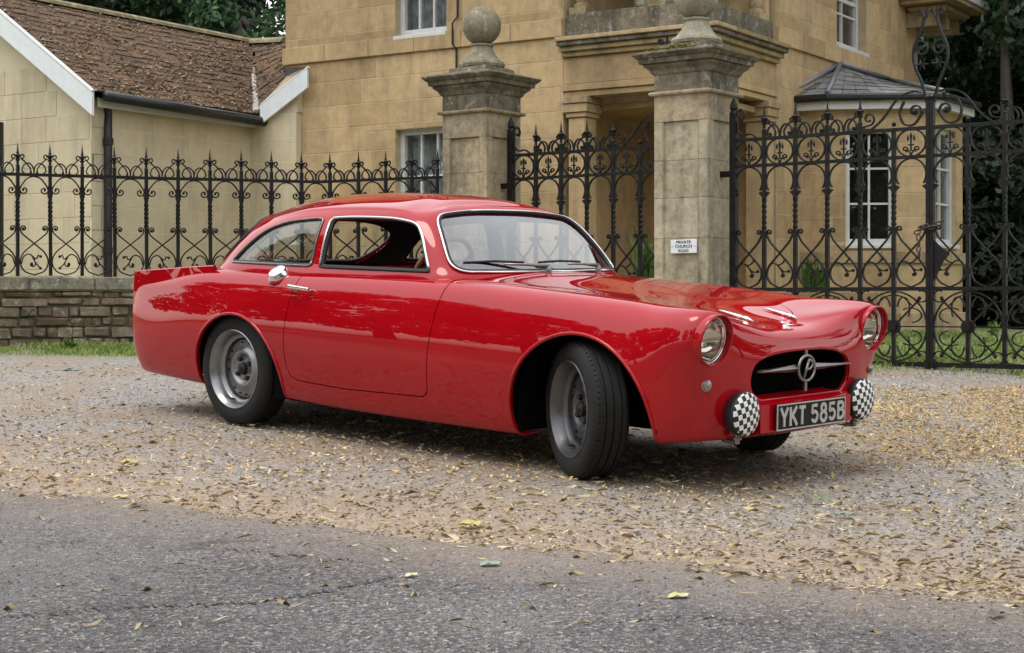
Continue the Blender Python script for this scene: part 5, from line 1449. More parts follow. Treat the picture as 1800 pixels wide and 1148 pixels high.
# interior headlining: an inward offset copy of the shell
Nn = vnormals(RV, RF); IV = np.asarray(RV)-Nn*.028
VV, FF = mirror_mesh(IV, [f[::-1] for f in RF]); VV = np.array(VV)
obj('headlining', VV, FF, M_TRIM, roof, smooth=True)
def glass(k, name, mat, off=.006, both=True):
    gv, gf = loops[k+'_glass']; gv = np.asarray(gv); n = vnormals(gv, gf)
    out = []
    W = gv-n*off
    if k in ('f','r'):
        VV, FF = mirror_mesh(W, gf); out.append(obj(name, VV, FF, mat, car, smooth=True))
    else:
        for s in (-1, 1):
            out.append(obj(name, W*np.array([1,s,1]), gf if s > 0 else [f[::-1] for f in gf], mat, car if k == 'q' else doors[s], smooth=True))
    return out
glass('f', 'windscreen', M_SCREEN); glass('r', 'rear_window', M_GLASS); glass('q', 'quarter_window', M_GLASSQ)
def full_loop(P):
    """half contour -> closed loop across the centre line"""
    P = np.array(P); P = P if abs(P[0][1]) < abs(P[-1][1]) or True else P[::-1]
    return np.vstack([P, (P*MIR)[::-1][1:-1]])
def trims():
    for P, c in loops['f']:
        if len(P) < 20: continue
        L = full_loop(smooth_path(thin(P,.012),3)); n = np.array([L[k]-np.array((-1.6,0,.95)) for k in range(len(L))]); n /= np.linalg.norm(n,axis=1)[:,None]
        MB().tube(list(L+n*.003), .0105, 8, closed=True).build('windscreen_rubber', M_RUBBER, car, smooth=True)
        out = L+n*.010+ (L-L.mean(0))*.014
        MB().tube(list(out), .0055, 8, closed=True).build('windscreen_trim', M_CHROME, car, smooth=True)
    for P, c in loops['r']:
        if len(P) < 20: continue
        L = full_loop(smooth_path(thin(P,.012),3))
        MB().tube(list(L), .012, 8, closed=True).build('rear_window_rubber', M_RUBBER, car, smooth=True)
    for k in ('d','q'):
        for P, c in loops[k]:
            if len(P) < 20: continue
            L = thin(P,.010)
            lo = L[:,2].min()+.012; up_ = L[:,2] > lo
            # roll the loop so that it starts on the sill, then split it into the bright frame and the dark sill strip
            st_ = [i for i in range(len(L)) if up_[i] and not up_[i-1]][0]; L = np.roll(L, -st_, axis=0); up_ = np.roll(up_, -st_)
            nu_ = int(np.argmin(up_)) if not up_.all() else len(L)
            top_, sil_ = L[:nu_], np.vstack([L[nu_-1:], L[:1]])
            for s in (-1, 1):
                mv = lambda A: list(A*np.array([1,s,1])+np.array([0,s*.004,0]))
                par = doors[s] if k == 'd' else car
                MB().tube(mv(top_), .0065 if k == 'd' else .0045, 8).build('window_trim', M_CHROME if k == 'd' else M_STAIN, par, smooth=True)
                MB().tube(mv(sil_), .0060, 8).build('window_sill_strip', M_RUBBER if k == 'd' else M_STAIN, par, smooth=True)
                Q = L*np.array([1,s,1])+np.array([0,s*.004,0]); cen = Q.mean(0); Q2 = Q+(cen-Q)*.035; Q2[:,1] = Q[:,1]-s*.008
                MB().tube(list(Q2), .009, 6, closed=True).build('window_seal', M_RUBBER, par, smooth=True)
trims()
# --- tail fins
for s in (-1, 1):
    m = MB(); top = [(-3.385,.789),(-3.2,.803),(-3.0,.817),(-2.8,.832),(-2.62,.842)]
    V = []
    for x, z in top:
        yb = .655+ .012*(x+3.43); zb = crz(x)-.11
        V += [(x, s*(yb+.022), zb), (x, s*(yb+.012), z-.006), (x, s*(yb+.004), z), (x, s*(yb-.008), z), (x, s*(yb-.03), zb)]
    Fz = []
    for i in range(len(top)-1):
        for k in range(4): Fz.append((i*5+k, (i+1)*5+k, (i+1)*5+k+1, i*5+k+1))
    Fz += [(0,1,2,3,4), tuple(20+k for k in (4,3,2,1,0))]
    obj('tail_fin', V, Fz, M_PAINT, car, angle=40)
# --- headlamps
def rx(P, zc, k=.17): return [(x+k*(z-zc), y, z) for x, y, z in P]
for s in (-1, 1):
    c = (0, s*HL[0], HL[1])
    h = MB().lathe([(.088,.54),(.100,.60),(.1075,.645),(.1090,.672),(.1070,.683),(.1035,.685),(.100,.680),(.099,.655),(.098,.62)], 48, c, (1,0,0), ref=(0,0,1), cap=False)
    h.V = rx(h.V, HL[1])
    lamp = empty('headlamp'); lamp.parent = car
    h.build('lamp_cowl', M_PAINT, lamp, smooth=True)
    b = MB().lathe([(.001,.565),(.03,.570),(.06,.588),(.080,.612),(.092,.640)], 48, c, (1,0,0), cap=False); b.V = rx(b.V, HL[1], .13); b.build('lamp_reflector', M_REFL, lamp, smooth=True)
    r = MB().lathe([(.0985,.636),(.0975,.652),(.0950,.657),(.0915,.654),(.0905,.640)], 48, c, (1,0,0), cap=False); r.V = rx(r.V, HL[1], .13); r.build('lamp_rim', M_CHROME, lamp, smooth=True)
    l = MB().lathe([(.0915,.646),(.077,.658),(.052,.667),(.026,.672),(.0005,.6735)], 48, c, (1,0,0), cap=False); l.V = rx(l.V, HL[1], .13); l.build('lamp_lens', M_LENS, lamp, smooth=True)
    bb = MB().ball((.60, s*HL[0], HL[1]), .012, 10); bb.build('lamp_bulb', M_REFL, lamp, smooth=True)
    bar_ = MB().box((.655, s*HL[0], HL[1]+.004), (.004,.16,.005)); bar_.build('lamp_bar', M_STAIN, lamp)
    # side lamps
    sl_ = empty('side_lamp'); sl_.parent = car
    d = Vector((.93, s*.36, 0)).normalized(); o = Vector((.622, s*.612, .447))
    MB().lathe([(.039,-.03),(.039,.008),(.036,.014),(.029,.014)], 28, o, d, cap=True).build('side_lamp_base', M_CHROME, sl_, smooth=True, angle=50)
    MB().lathe([(.0295,.012),(.0295,.021),(.0245,.0225),(.0245,.030),(.019,.0315),(.018,.040),(.010,.042),(.0005,.046)], 24, o, d, cap=False).build('side_lamp_lens', simple('side_lamp_glass', (.30,.26,.24), .10, .45, spec=.8) if 'side_lamp_glass' not in bpy.data.materials else bpy.data.materials['side_lamp_glass'], sl_, smooth=True, angle=40)
    # spot lamps under checked covers, on brackets
    sp = empty('spot_lamp'); sp.parent = car
    o = Vector((.690, s*.449, .324))
    MB().lathe([(.02,-.055),(.055,-.045),(.080,-.02),(.091,.008),(.0935,.020),(.0940,.030),(.0915,.034)], 40, o, (1,0,0), cap=True).build('lamp_bowl', M_BLACK, sp, smooth=True, angle=60)
    cv = MB().lathe([(.0915,.032),(.0885,.039),(.072,.046),(.045,.051),(.02,.0535),(.0005,.054)], 40, (0,0,0), (1,0,0), cap=False)
    cvo = cv.build('checked_cover', M_CHECK, sp, smooth=True); cvo.location = o
    br = MB().tube([(o.x-.01,o.y,o.z-.085),(o.x-.01,o.y,o.z-.125)], .012, 10).tube([(o.x-.01,o.y,o.z-.12),(o.x-.09,o.y*.97,o.z-.118)], .010, 8)
    br.lathe([(.020,-.108),(.020,-.100),(.012,-.098)], 16, o+Vector((-.01,0,0)))
    br.build('lamp_bracket', M_STAIN, sp, smooth=True, angle=40)
# --- grille: dark mouth, bar, ring emblem
G = np.array(GRILLE); n = len(G)
front = [(.675-.05*(abs(y)/.36)**2, y, z) for y, z in G]
lipv = []
m = MB(); V = []
for k, (dx, sc) in enumerate(((.018,1.02),(.006,.985),(-.05,.97),(-.16,.90))):
    for (y, z) in G:
        V.append((.686-.022*(abs(y)/.38)**2+dx, y*sc, .465+(z-.465)*sc))
Fz = [(k*n+i, k*n+(i+1)%n, (k+1)*n+(i+1)%n, (k+1)*n+i) for k in (1,2) for i in range(n)]
m.add(V, Fz+[tuple(3*n+i for i in range(n))]); grille_box = m.build('grille_duct', M_UNDER, car, smooth=False)
MB().tube([(V[i][0]-.004, V[i][1], V[i][2]) for i in range(n)], .010, 8, closed=True).build('grille_lip', M_PAINT, car, smooth=True)
em = empty('grille_emblem'); em.parent = car
ex, ez = .714, .488
def spear(y0, y1, z0, w0, w1, t0=.010):
    mm = MB(); V = []
    for y, wd_ in ((y0,w0),(y1,w1)): V += [(ex-.012,y,z0+wd_),(ex+t0*.6,y,z0),(ex-.012,y,z0-wd_)]
    return mm.add(V, [(0,1,4,3),(1,2,5,4),(2,0,3,5),(0,2,1),(3,4,5)])
for s in (-1,1): spear(s*.063, s*.350, ez+.002, .0165, .0055).build('grille_bar', M_STAIN, em)
for z0, z1, w0, w1 in ((ez+.056,.566,.008,.010),(ez-.056,.390,.006,.006)):
    MB().box((ex-.006,0,(z0+z1)/2),(.012,.018,abs(z1-z0))).build('grille_strut', M_STAIN, em)
ring = [(ex, .062*math.cos(a), ez+.054*math.sin(a)) for a in np.linspace(0, 2*math.pi, 48, endpoint=False)]
MB().tube(ring, .0072, 8, closed=True).build('emblem_ring', M_STAIN, em, smooth=True)
K_ = .86
lt = MB().tube([(ex+.004,-.028*K_,ez-.048*K_),(ex+.004,.010*K_,ez+.042*K_)], .0068, 6)
lt.tube([(ex+.004,.010*K_,ez+.042*K_),(ex+.004,.042*K_,ez+.034*K_),(ex+.004,.046*K_,ez+.012*K_),(ex+.004,.024*K_,ez-.004*K_),(ex+.004,-.006*K_,ez-.006*K_)], .0062, 6)
lt.build('emblem_letter', M_STAIN, em, smooth=True)
# --- bumper box with number plate
bx = MB(); V = []
for (x, z, hy) in ((.60,.378,.335),(.700,.366,.345),(.722,.352,.348),(.722,.236,.342),(.70,.222,.335),(.60,.215,.325)):
    V += [(x,-hy,z),(x-.012,-hy*.5,z),(x,0,z),(x-.012+.012,hy*.5,z),(x,hy,z)]
V = [(v[0]+ (0.012*(1-(abs(v[1])/.345)**2)), v[1], v[2]) for v in V]
Fz = [(k*5+i, k*5+i+1, (k+1)*5+i+1, (k+1)*5+i) for k in range(5) for i in range(4)]+[tuple(k*5 for k in range(6)), tuple(k*5+4 for k in range(6))[::-1]]
V = [(.60 if abs(a[0]-.60) < .02 else a[0]-(.0 if 1 else 0), a[1], a[2]) for a in V]
V = [(x if k % 5 not in (1,3) else (V[k-1][0]+V[k+1][0])/2+.004, y, z) for k, (x,y,z) in enumerate(V)]
bump_o = obj('front_bumper', V, Fz, M_PAINT, car, angle=30)
plate = empty('number_plate'); plate.parent = car
pc = Vector((.742, 0, .2955)); tilt = Matrix.Rotation(0, 3, 'Y')
MB().box(pc, (.008,.526,.112), bev=.003).build('plate_board', M_PLATEB, plate)
pf = MB()
for y, z, dy, dz in ((0,.0525,.522,.005),(0,-.0525,.522,.005),(.2585,0,.005,.100),(-.2585,0,.005,.100)):
    pf.box(pc+Vector((.005,y,z)), (.005,dy,dz))
pf.build('plate_border', M_PLATES, plate)
# characters drawn as strokes (x to the right as seen from the front, y up, height 1)
def arc(cx, cy, rx_, ry_, a0, a1, n=10): return [(cx+rx_*math.cos(math.radians(a0+(a1-a0)*k/n)), cy+ry_*math.sin(math.radians(a0+(a1-a0)*k/n))) for k in range(n+1)]
GLY = {'Y':[[(0,1),(.3,.45)],[(.6,1),(.3,.45),(.3,0)]], 'K':[[(.05,0),(.05,1)],[(.58,1),(.07,.40)],[(.22,.55),(.6,0)]], 'T':[[(0,.93),(.6,.93)],[(.3,.93),(.3,0)]],
 '5':[[(.52,.93),(.10,.93),(.07,.52)]+arc(.28,.33,.25,.27,140,-150,14)], '8':[arc(.3,.74,.20,.21,0,360,18), arc(.3,.28,.25,.26,0,360,18)],
 'B':[[(.06,0),(.06,1)],[(.06,.93),(.3,.93)]+arc(.33,.735,.17,.195,90,-90,10)+[(.06,.54)],[(.33,.54)]+arc(.33,.30,.22,.235,90,-90,10)+[(.06,.07)]]}
y = -.236; hh = .079
for ch in 'YKT 585B':
    if ch == ' ': y += .034; continue
    wdt = .052 if ch != 'T' else .048
    st = MB()
    for k, path in enumerate(GLY[ch]):
        P2 = [(yx*wdt/.6, zz*hh) for yx, zz in path]
        st2 = MB().bar2d(P2, .0145, .004+.0004*k); st.add([(pc.x+.0062+v[1], pc.y+y+v[0], pc.z-hh/2+v[2]) for v in st2.V], [f[::-1] for f in st2.F])
    st.build('character', M_PLATES, plate)
    y += .068 if ch != 'T' else .060
# --- bonnet: two chrome spears, oval badge
bon_z = lambda x, y: float(min((abs(p[0]-x)+abs(p[1]-abs(y)), p[2]) for p in HV[::1])[1])
allP = np.vstack([HV, V2 if False else np.asarray(V2)[:len(np.asarray(V))] if False else HV])
def skinz(x, y):
    P = np.vstack([np.asarray(HV), np.asarray(BV)]); k = P[:,2] > .58
    P = P[k]; d = (P[:,0]-x)**2+(P[:,1]-abs(y))**2; i = np.argsort(d)[:4]; w_ = 1/(d[i]+1e-6)
    return float((P[i,2]*w_).sum()/w_.sum())
for s in (-1,1):
    y_ = s*.168; pts = []; rr = []
    for x, r in ((.37,.002),(.40,.005),(.44,.0075),(.485,.0092),(.497,.007),(.503,.0105),(.515,.011),(.535,.007),(.552,.002)):
        pts.append((x, y_, skinz(x, y_)+.007)); rr.append(r)
    MB().tube(pts, rr, 10, flat=(1,1)).build('bonnet_spear', M_CHROME, car, smooth=True)
MB().lathe([(.001,.004),(.016,.004),(.020,.002),(.022,-.003)], 24, (.612,0,skinz(.612,0)+.003), (.5,0,.87), cap=False).build('bonnet_badge', M_BADGE, car, smooth=True)
# soft blisters on the bonnet
# --- wipers
for s, y0_, yt in ((-1,-.08,-.46),(1,.30,-.04)):
    wp = empty('wiper'); wp.parent = car
    x0 = -.715 if s < 0 else -.725
    b0 = Vector((x0, y0_, .872)); t0 = Vector((-.80-.0*abs(yt), yt, .892))
    t0 = Vector((-.755 if s > 0 else -.835, yt, .888))
    MB().lathe([(.016,-.02),(.016,.004),(.010,.014),(.0005,.016)], 14, b0).build('wiper_pivot', M_STAIN, wp, smooth=True, angle=40)
    mid = b0.lerp(t0, .62)+Vector((0,0,.012))
    MB().tube([b0+Vector((0,0,.012)), b0.lerp(t0,.3)+Vector((0,0,.016)), mid], [.010,.007,.005], 8).build('wiper_arm', M_STAIN, wp, smooth=True)
    a, b_ = b0.lerp(t0,.30)+Vector((-.02,0,.014)), t0+Vector((-.02,0,.0))+(t0-b0)*.12
    MB().tube([a+Vector((-.004,0,.012)), (a+b_)/2+Vector((-.002,0,.018)), b_+Vector((-.004,0,.012))], .0065, 6).build('wiper_blade', M_BLACK, wp, smooth=True)
# --- door handles, fuel cap
for s in (-1,1):
    yv = lambda x, z: None
    hdl = MB()
    P = np.asarray(DV); 
    def surf(x, z): 
        d = (P[:,0]-x)**2+(P[:,2]-z)**2; return float(P[np.argmin(d),1])
    def surfy(x, z):
        Q = np.asarray(BV); Q = Q[Q[:,1] > .5]; d = (Q[:,0]-x)**2+(Q[:,2]-z)**2; return float(Q[np.argmin(d),1])
    ya = surfy(-1.85,.742); yb = surfy(-1.72,.738)
    hdl.lathe([(.019,-.01),(.019,.012),(.012,.030),(.012,.042)], 16, (-1.845, s*(ya-.004), .742), (0,s,.35))
    hdl.tube([(-1.865,s*(ya+.034),.757),(-1.80,s*(ya+.038),.754),(-1.70,s*(yb+.036),.748)], [.011,.0095,.008], 8, flat=(1,.8))
    hdl.lathe([(.010,-.01),(.010,.020)], 12, (-1.715, s*(yb-.002), .738), (0,s,.3))
    hdl.build('door_handle', M_CHROME, doors[s], smooth=True, angle=50)
cap = MB(); oc = Vector((-2.045, -.678, .812)); nrm = Vector((0,-.62,.78)).normalized()
cap.lathe([(.062,-.012),(.060,.006),(.050,.016),(.047,.026),(.030,.033),(.0005,.035)], 32, oc, nrm, cap=False)
tx = Vector((1,0,0)); 
cap.V = [tuple(Vector(v)+tx*((Vector(v)-oc).dot(tx))*.05) for v in cap.V]
cap.build('fuel_filler_cap', M_CHROME, car, smooth=True, angle=50)
MB().lathe([(.072,-.012),(.071,-.003),(.060,.002)], 32, oc, nrm, cap=False).build('filler_neck_ring', M_PAINT, car, smooth=True)
# --- wheels
def make_wheel(front):
    R0 = .2975; wd2 = .094; root = empty('wheel'); root.parent = car
    # local frame: axis along -y is the outer face
    KW = .82
    tp = [(.205,-.085),(.213,-.100),(.235,-.1075),(.260,-.1045),(.278,-.096),(.290,-.083),(.2955,-.070)]
    tread = []
    g = [-.070,-.046,-.040,-.006,.004,.040,.046,.070]
    for k in range(0, len(g)-1):
        a, b = g[k], g[k+1]
        if k % 2 == 0: tread += [(R0, a+.0005), (R0, b-.0005)]
        else: tread += [(R0-.008, a+.0005), (R0-.008, b-.0005)]
    prof = tp+tread+[(r, -h) for r, h in tp[::-1]]
    ty = MB().lathe([(r_, h_*KW) for r_, h_ in prof], 96, (0,0,0), (0,1,0), ref=(1,0,0), cap=False)
    ty.build('tyre', M_TYRE, root, angle=35)
    # lateral sipes across the shoulder: thin dark ribs slightly proud of the groove floor
    sp = MB()
    for k in range(72):
        a = 2*math.pi*k/72
        for h0, h1 in ((-.084,-.050),(.050,.084)):
            Rr = R0-.0012
            P = []
            for (hh_, da) in ((h0,0),(h1,.012)):
                rr_ = Rr if abs(hh_) < .07 else Rr-.0045
                P.append(Vector(((rr_)*math.cos(a+da), hh_*KW, (rr_)*math.sin(a+da))))
            sp.tube(P, .0022, 4)
    sp.build('tread_sipes', M_UNDER, root, kind='stuff')
    yo = -.084
    rim = MB().lathe([(.2105,yo+.004),(.2110,yo),(.2060,yo-.003),(.2005,yo+.002),(.1965,yo+.012),(.1885,yo+.018),(.1860,yo+.050),(.1800,yo+.060),(.1650,yo+.066),(.1625,yo+.110),(.161,yo+.16)], 72, (0,0,0), (0,1,0), cap=False)
    mt = M_RIMF if front else M_RIM
    rim.build('rim', mt, root, smooth=True, angle=50)
    disc = MB().lathe([(.163,yo+.105),(.158,yo+.082),(.148,yo+.074),(.128,yo+.076),(.112,yo+.070),(.100,yo+.058),(.090,yo+.055),(.080,yo+.060),(.072,yo+.071),(.060,yo+.074),(.036,yo+.074),(.034,yo+.070)], 72, (0,0,0), (0,1,0), cap=False)
    do = disc.build('wheel_disc', mt, root, smooth=True, angle=60)
    for k in range(16):
        a = 2*math.pi*(k+.3)/16
        if k % 4 == 1: continue
        c = Vector((.139*math.cos(a), yo+.0735, .139*math.sin(a))); tdir = Vector((-math.sin(a),0,math.cos(a)))
        rdir = Vector((math.cos(a),0,math.sin(a)))
        sl2 = MB(); n_ = 10
        V = [c+tdir*(.0085*math.cos(2*math.pi*q/n_))+rdir*(.0050*math.sin(2*math.pi*q/n_)) for q in range(n_)]
        sl2.add([v+Vector((0,.006,0)) for v in V]+V, [tuple(n_+q for q in range(n_))]+[(q,(q+1)%n_,n_+(q+1)%n_,n_+q) for q in range(n_)])
        sl2.build('vent_slot', M_UNDER, do)
    MB().lathe([(.033,yo+.080),(.032,yo+.062),(.030,yo+.052),(.018,yo+.046),(.016,yo+.040),(.0005,yo+.038)], 24, (0,0,0), (0,1,0), cap=False).build('hub', M_BLACK, root, smooth=True, angle=40)
    for k in range(4):
        a = 2*math.pi*(k+.35)/4; c = (.056*math.cos(a), yo+.074, .057*math.sin(a))
        MB().lathe([(.013,0),(.013,-.016),(.008,-.021),(.0005,-.021)], 6, c, (0,1,0), cap=False).build('wheel_nut', M_BLACK, root)
    MB().tube([(.176*math.cos(4.4),yo+.055,.176*math.sin(4.4)),(.168*math.cos(4.4),yo+.020,.168*math.sin(4.4))], .005, 8).build('valve', M_BLACK, root, smooth=True)
    MB().lathe([(.0005,yo+.13),(.16,yo+.13)], 24, (0,0,0), (0,1,0), cap=False).build('brake_shield', M_UNDER, root)
    return root
STEER = math.radians(26)
def place_wheel(root, x, y, steer):
    R = Matrix.Rotation(-steer, 4, 'Z')
    if y > 0: R = R @ Matrix.Rotation(math.pi, 4, 'Z')
    root.matrix_basis = Matrix.Translation((x, y, .2975)) @ R
def copy_tree(o, parent):
    c = copyo(o, parent, o.matrix_basis.copy())
    for ch in list(o.children): copy_tree(ch, c)
    return c
wr_ = make_wheel(False); wf_ = make_wheel(True)
tag(wf_, label='front wheel turned toward the road')
wr2 = copy_tree(wr_, car); wf2 = copy_tree(wf_, car)
place_wheel(wr_, -2.388, -.628, 0); place_wheel(wr2, -2.388, .628, 0)
place_wheel(wf_, .02, -.634, STEER); place_wheel(wf2, .02, .622, STEER)
# --- underbody, wheel wells, cabin tub
ub = MB()
ub.box((-1.2,0,.30), (1.75,1.36,.26)).box((-1.25,0,.42), (3.3,.72,.44)).box((-3.05,0,.40), (.62,1.05,.36)).box((.36,0,.37),(.34,.90,.26))
ub.build('underbody', M_UNDER, car)
for c_, hw in ((FARCH,.0),(RARCH,.0)):
    for s in (-1,1):
        wl = MB(); V = []; nseg = 20
        for k in range(nseg+1):
            a = math.pi*k/nseg
            for yy in (.69,.36): V.append((c_[0]+(c_[2]+.012)*math.cos(a), s*yy, c_[1]+(c_[3]+.012)*math.sin(a)))
        Fz = [(2*k,2*k+1,2*k+3,2*k+2) for k in range(nseg)]
        wl.add(V, Fz); wl.build('wheel_well', M_UNDER, car, smooth=True)
it = MB()
it.box((-1.85,0,.50), (2.0,1.30,.05)).box((-.90,0,.64),(.06,1.0,.30)).box((-2.88,0,.70),(.05,1.1,.20))
it.box((-1.33,.66,.65),(.98,.02,.30)).box((-2.3,.62,.65),(.75,.03,.28)).box((-1.33,-.66,.65),(.98,.02,.30)).box((-2.3,-.62,.65),(.75,.03,.28))
it.box((-2.62,0,.80),(.46,1.0,.04))
it.build('cabin_tub', M_TRIM, car)
dsh = MB(); V = []
for (x, z) in ((-.80,.845),(-.86,.862),(-.96,.864),(-1.01,.845),(-1.02,.78),(-1.0,.70)):
    for k in range(9): 
        yy = (-.60+1.2*k/8)*(.68 if x > -.83 else .82 if x > -.9 else .95); V.append((x, yy, z))
dsh.add(V, [(r*9+k, r*9+k+1, (r+1)*9+k+1, (r+1)*9+k) for r in range(5) for k in range(8)]).build('dashboard', M_BLACK, car, smooth=True)
def seat(y):
    sr = empty('seat'); sr.parent = car
    c = MB(); c.box((-1.62,y,.60),(.50,.46,.14), bev=.05); c.build('seat_cushion', M_SEAT, sr, smooth=True)
    V = []; prof = [(-1.86,.60,.23),(-1.91,.70,.23),(-1.95,.78,.22),(-1.975,.825,.18),(-1.985,.84,.10)]
    b = MB(); n_ = 9
    for x, z, hw in prof:
        for k in range(n_):
            q = -1+2*k/(n_-1); V.append((x+.05*q*q, y+hw*q, z-.0*q*q))
    m_ = len(prof)
    V += [(v[0]-.09, v[1], v[2]-.02) for v in V]
    Fz = [(r*n_+k, r*n_+k+1, (r+1)*n_+k+1, (r+1)*n_+k) for r in range(m_-1) for k in range(n_-1)]
    Fz += [tuple(m_*n_+i for i in f[::-1]) for f in Fz]
    o_ = m_*n_
    for r in range(m_-1):
        for k in (0,n_-1): Fz.append((r*n_+k,(r+1)*n_+k,o_+(r+1)*n_+k,o_+r*n_+k))
    for k in range(n_-1): Fz.append(((m_-1)*n_+k,(m_-1)*n_+k+1,o_+(m_-1)*n_+k+1,o_+(m_-1)*n_+k))
    b.add(V, Fz); b.build('seat_back', M_SEAT, sr, smooth=True)
seat(-.33); seat(.33)
sw = empty('steering_wheel'); sw.parent = car
ax = Vector((-.88,0,.47)).normalized(); e1 = Vector((0,1,0)); e2 = ax.cross(e1); oc = Vector((-1.20,-.33,.845))
MB().tube([oc+e1*(.185*math.cos(a))+e2*(.185*math.sin(a)) for a in np.linspace(0,2*math.pi,40,endpoint=False)], .0125, 8, closed=True).build('wheel_rim', M_WOOD, sw, smooth=True)
spk = MB()
for a in (math.pi/2, math.pi*7/6, -math.pi/6): spk.tube([oc-ax*.03, oc+e1*(.18*math.cos(a))+e2*(.18*math.sin(a))], .008, 6)
spk.lathe([(.03,-.05),(.032,-.02),(.02,-.005),(.0005,-.003)], 16, oc, ax, cap=False); spk.tube([oc-ax*.03, oc-ax*.30],.018,8)
spk.build('spokes', M_STAIN, sw, smooth=True)
mir = MB().box((-1.10,0,1.085),(.02,.19,.05), bev=.008); mir.tube([(-1.10,0,1.10),(-1.15,0,1.14)],.006,6)
mir.build('interior_mirror', M_BLACK, car)
# ================================================================== TREES AND PLANTS
def leaf_mat(name, c0, c1, c2, rough=.5, trans=.25):
    m, nt, b = newmat(name); L = nt.links
    geo = nd(nt, 'ShaderNodeNewGeometry')
    r = ramp(nt, geo.outputs['Random Per Island'], [(0,c0),(.5,c1),(1,c2)])
    n = tex(nt, 'noise', geo.outputs['Position'], Scale=.9, Detail=3.0); rr = ramp(nt, n.outputs[0], [(.3,.7),(.7,1.25)])
    col = mix(nt, 1.0, r.outputs[0], rr.outputs[0], 'MULTIPLY'); L.new(col, b.inputs['Base Color'])
    b.inputs['Roughness'].default_value = rough; b.inputs['Specular IOR Level'].default_value = .35
    if trans:
        tr = nd(nt, 'ShaderNodeBsdfTranslucent'); L.new(col, tr.inputs[0]); mx = nd(nt, 'ShaderNodeMixShader'); mx.inputs[0].default_value = trans
        L.new(b.outputs[0], mx.inputs[1]); L.new(tr.outputs[0], mx.inputs[2]); L.new(mx.outputs[0], nt.nodes['Material Output'].inputs[0])
    return m
M_HOLLY = leaf_mat('glossy_evergreen_leaves', (.018,.042,.020), (.034,.075,.032), (.090,.155,.065), .35)
M_YEW = leaf_mat('dark_conifer_needles', (.008,.016,.010), (.014,.028,.014), (.030,.050,.022), .6)
M_BROAD = leaf_mat('broad_green_leaves', (.030,.060,.016), (.050,.090,.022), (.090,.130,.035), .5)
M_BARK = simple('grey_brown_bark', (.085,.070,.055), .95, var=.4, scale=7, bumps=.8)
def crown_np(rng, centres, radii, n_per, size, flat=1.0, droop=0):
    """small leaf quads spread over and through clumps"""
    C = np.repeat(np.array(centres), n_per, axis=0); R = np.repeat(np.array(radii), n_per)
    n = len(C); d = rng.normal(size=(n,3)); d /= np.linalg.norm(d, axis=1)[:,None]
    rad = R*np.cbrt(rng.uniform(.12,1.0,n)); P = C+d*rad[:,None]*np.array([1,1,flat])
    nrm = d*.6+rng.normal(size=(n,3))*.6; nrm[:,2] += .25; nrm /= np.linalg.norm(nrm,axis=1)[:,None]
    a = rng.normal(size=(n,3)); t = np.cross(nrm,a); t /= np.linalg.norm(t,axis=1)[:,None]; b = np.cross(nrm,t)
    s = size*rng.uniform(.6,1.35,n)[:,None]; t = t*s; b = b*s*.55
    V = np.stack([P-t, P-b*.9+nrm*s*.12, P+t, P+b*.9+nrm*s*.12], axis=1).reshape(-1,3)
    return V
def quad_obj(name, V, mat, parent, **k):
    n = len(V)//4; me = bpy.data.meshes.new(name)
    me.vertices.add(len(V)); me.vertices.foreach_set('co', V.astype(np.float32).ravel())
    me.loops.add(len(V)); me.loops.foreach_set('vertex_index', np.arange(len(V), dtype=np.int32))
    me.polygons.add(n); me.polygons.foreach_set('loop_start', np.arange(0,len(V),4,dtype=np.int32)); me.polygons.foreach_set('loop_total', np.full(n,4,dtype=np.int32))
    me.update(calc_edges=True); me.materials.append(mat)
    o = bpy.data.objects.new(name, me); COL.objects.link(o); o.parent = parent
    for kk, v in k.items(): o[kk] = v
    return o
def limbs(rng, h, r, n_l, spread, z0=.3):
    m = MB(); m.tube([(0,0,-.3),(.03*h*rng.uniform(-1,1),.03*h*rng.uniform(-1,1),h*.35),(.05*h*rng.uniform(-1,1),.05*h*rng.uniform(-1,1),h*.7),(0,0,h*.95)], [r*1.25,r*.9,r*.55,r*.12], 10)
    tips = []
    for k in range(n_l):
        a = 2*math.pi*(k/n_l)+rng.uniform(-.4,.4); z = h*rng.uniform(z0,.8); l = spread*rng.uniform(.6,1)*(1-.45*z/h)
        p0 = Vector((0,0,z)); p1 = p0+Vector((math.cos(a)*l*.5,math.sin(a)*l*.5,l*.22)); p2 = p0+Vector((math.cos(a)*l,math.sin(a)*l,l*.42))
        m.tube([p0,p1,p2],[r*.35,r*.2,r*.06],6); tips.append(p2)
    return m, tips
def tree(name, loc, h, spread, mat, label, seed, ncl=40, nper=260, size=.10, z0=.22, cat='tree', r=None, conic=False, group=None, flat=.8):
    rng = np.random.RandomState(seed); pr = random.Random(seed)
    root = empty(name, loc, label=label, cat=cat, group=group)
    m, tips = limbs(pr, h, r or h*.022, 9, spread, z0)
    m.build('trunk', M_BARK, root, smooth=True)
    cs = []; rs = []
    for k in range(ncl):
        z = h*rng.uniform(z0, 1.0); f = (z/h-z0)/(1-z0)
        w_ = spread*((1-f)**.8 if conic else math.sqrt(max(.06,1-(1.25*f-.35)**2)))
        a = rng.uniform(0,2*math.pi); q = math.sqrt(rng.uniform(.15,1))*w_
        cs.append((q*math.cos(a), q*math.sin(a), z)); rs.append(spread*rng.uniform(.16,.32))
    for t in tips: cs.append(tuple(t)); rs.append(spread*.25)
    quad_obj('crown', crown_np(rng, cs, rs, nper, size, flat), mat, root)
    return root
def tree_copy(src, loc, rz, sc, label, group=None):
    r = src.copy(); COL.objects.link(r); r.location = loc; r.rotation_euler = (0,0,rz); r.scale = (sc,sc,sc); r['label'] = label
    if group: r['group'] = group
    for ch in src.children: copyo(ch, r)
    return r
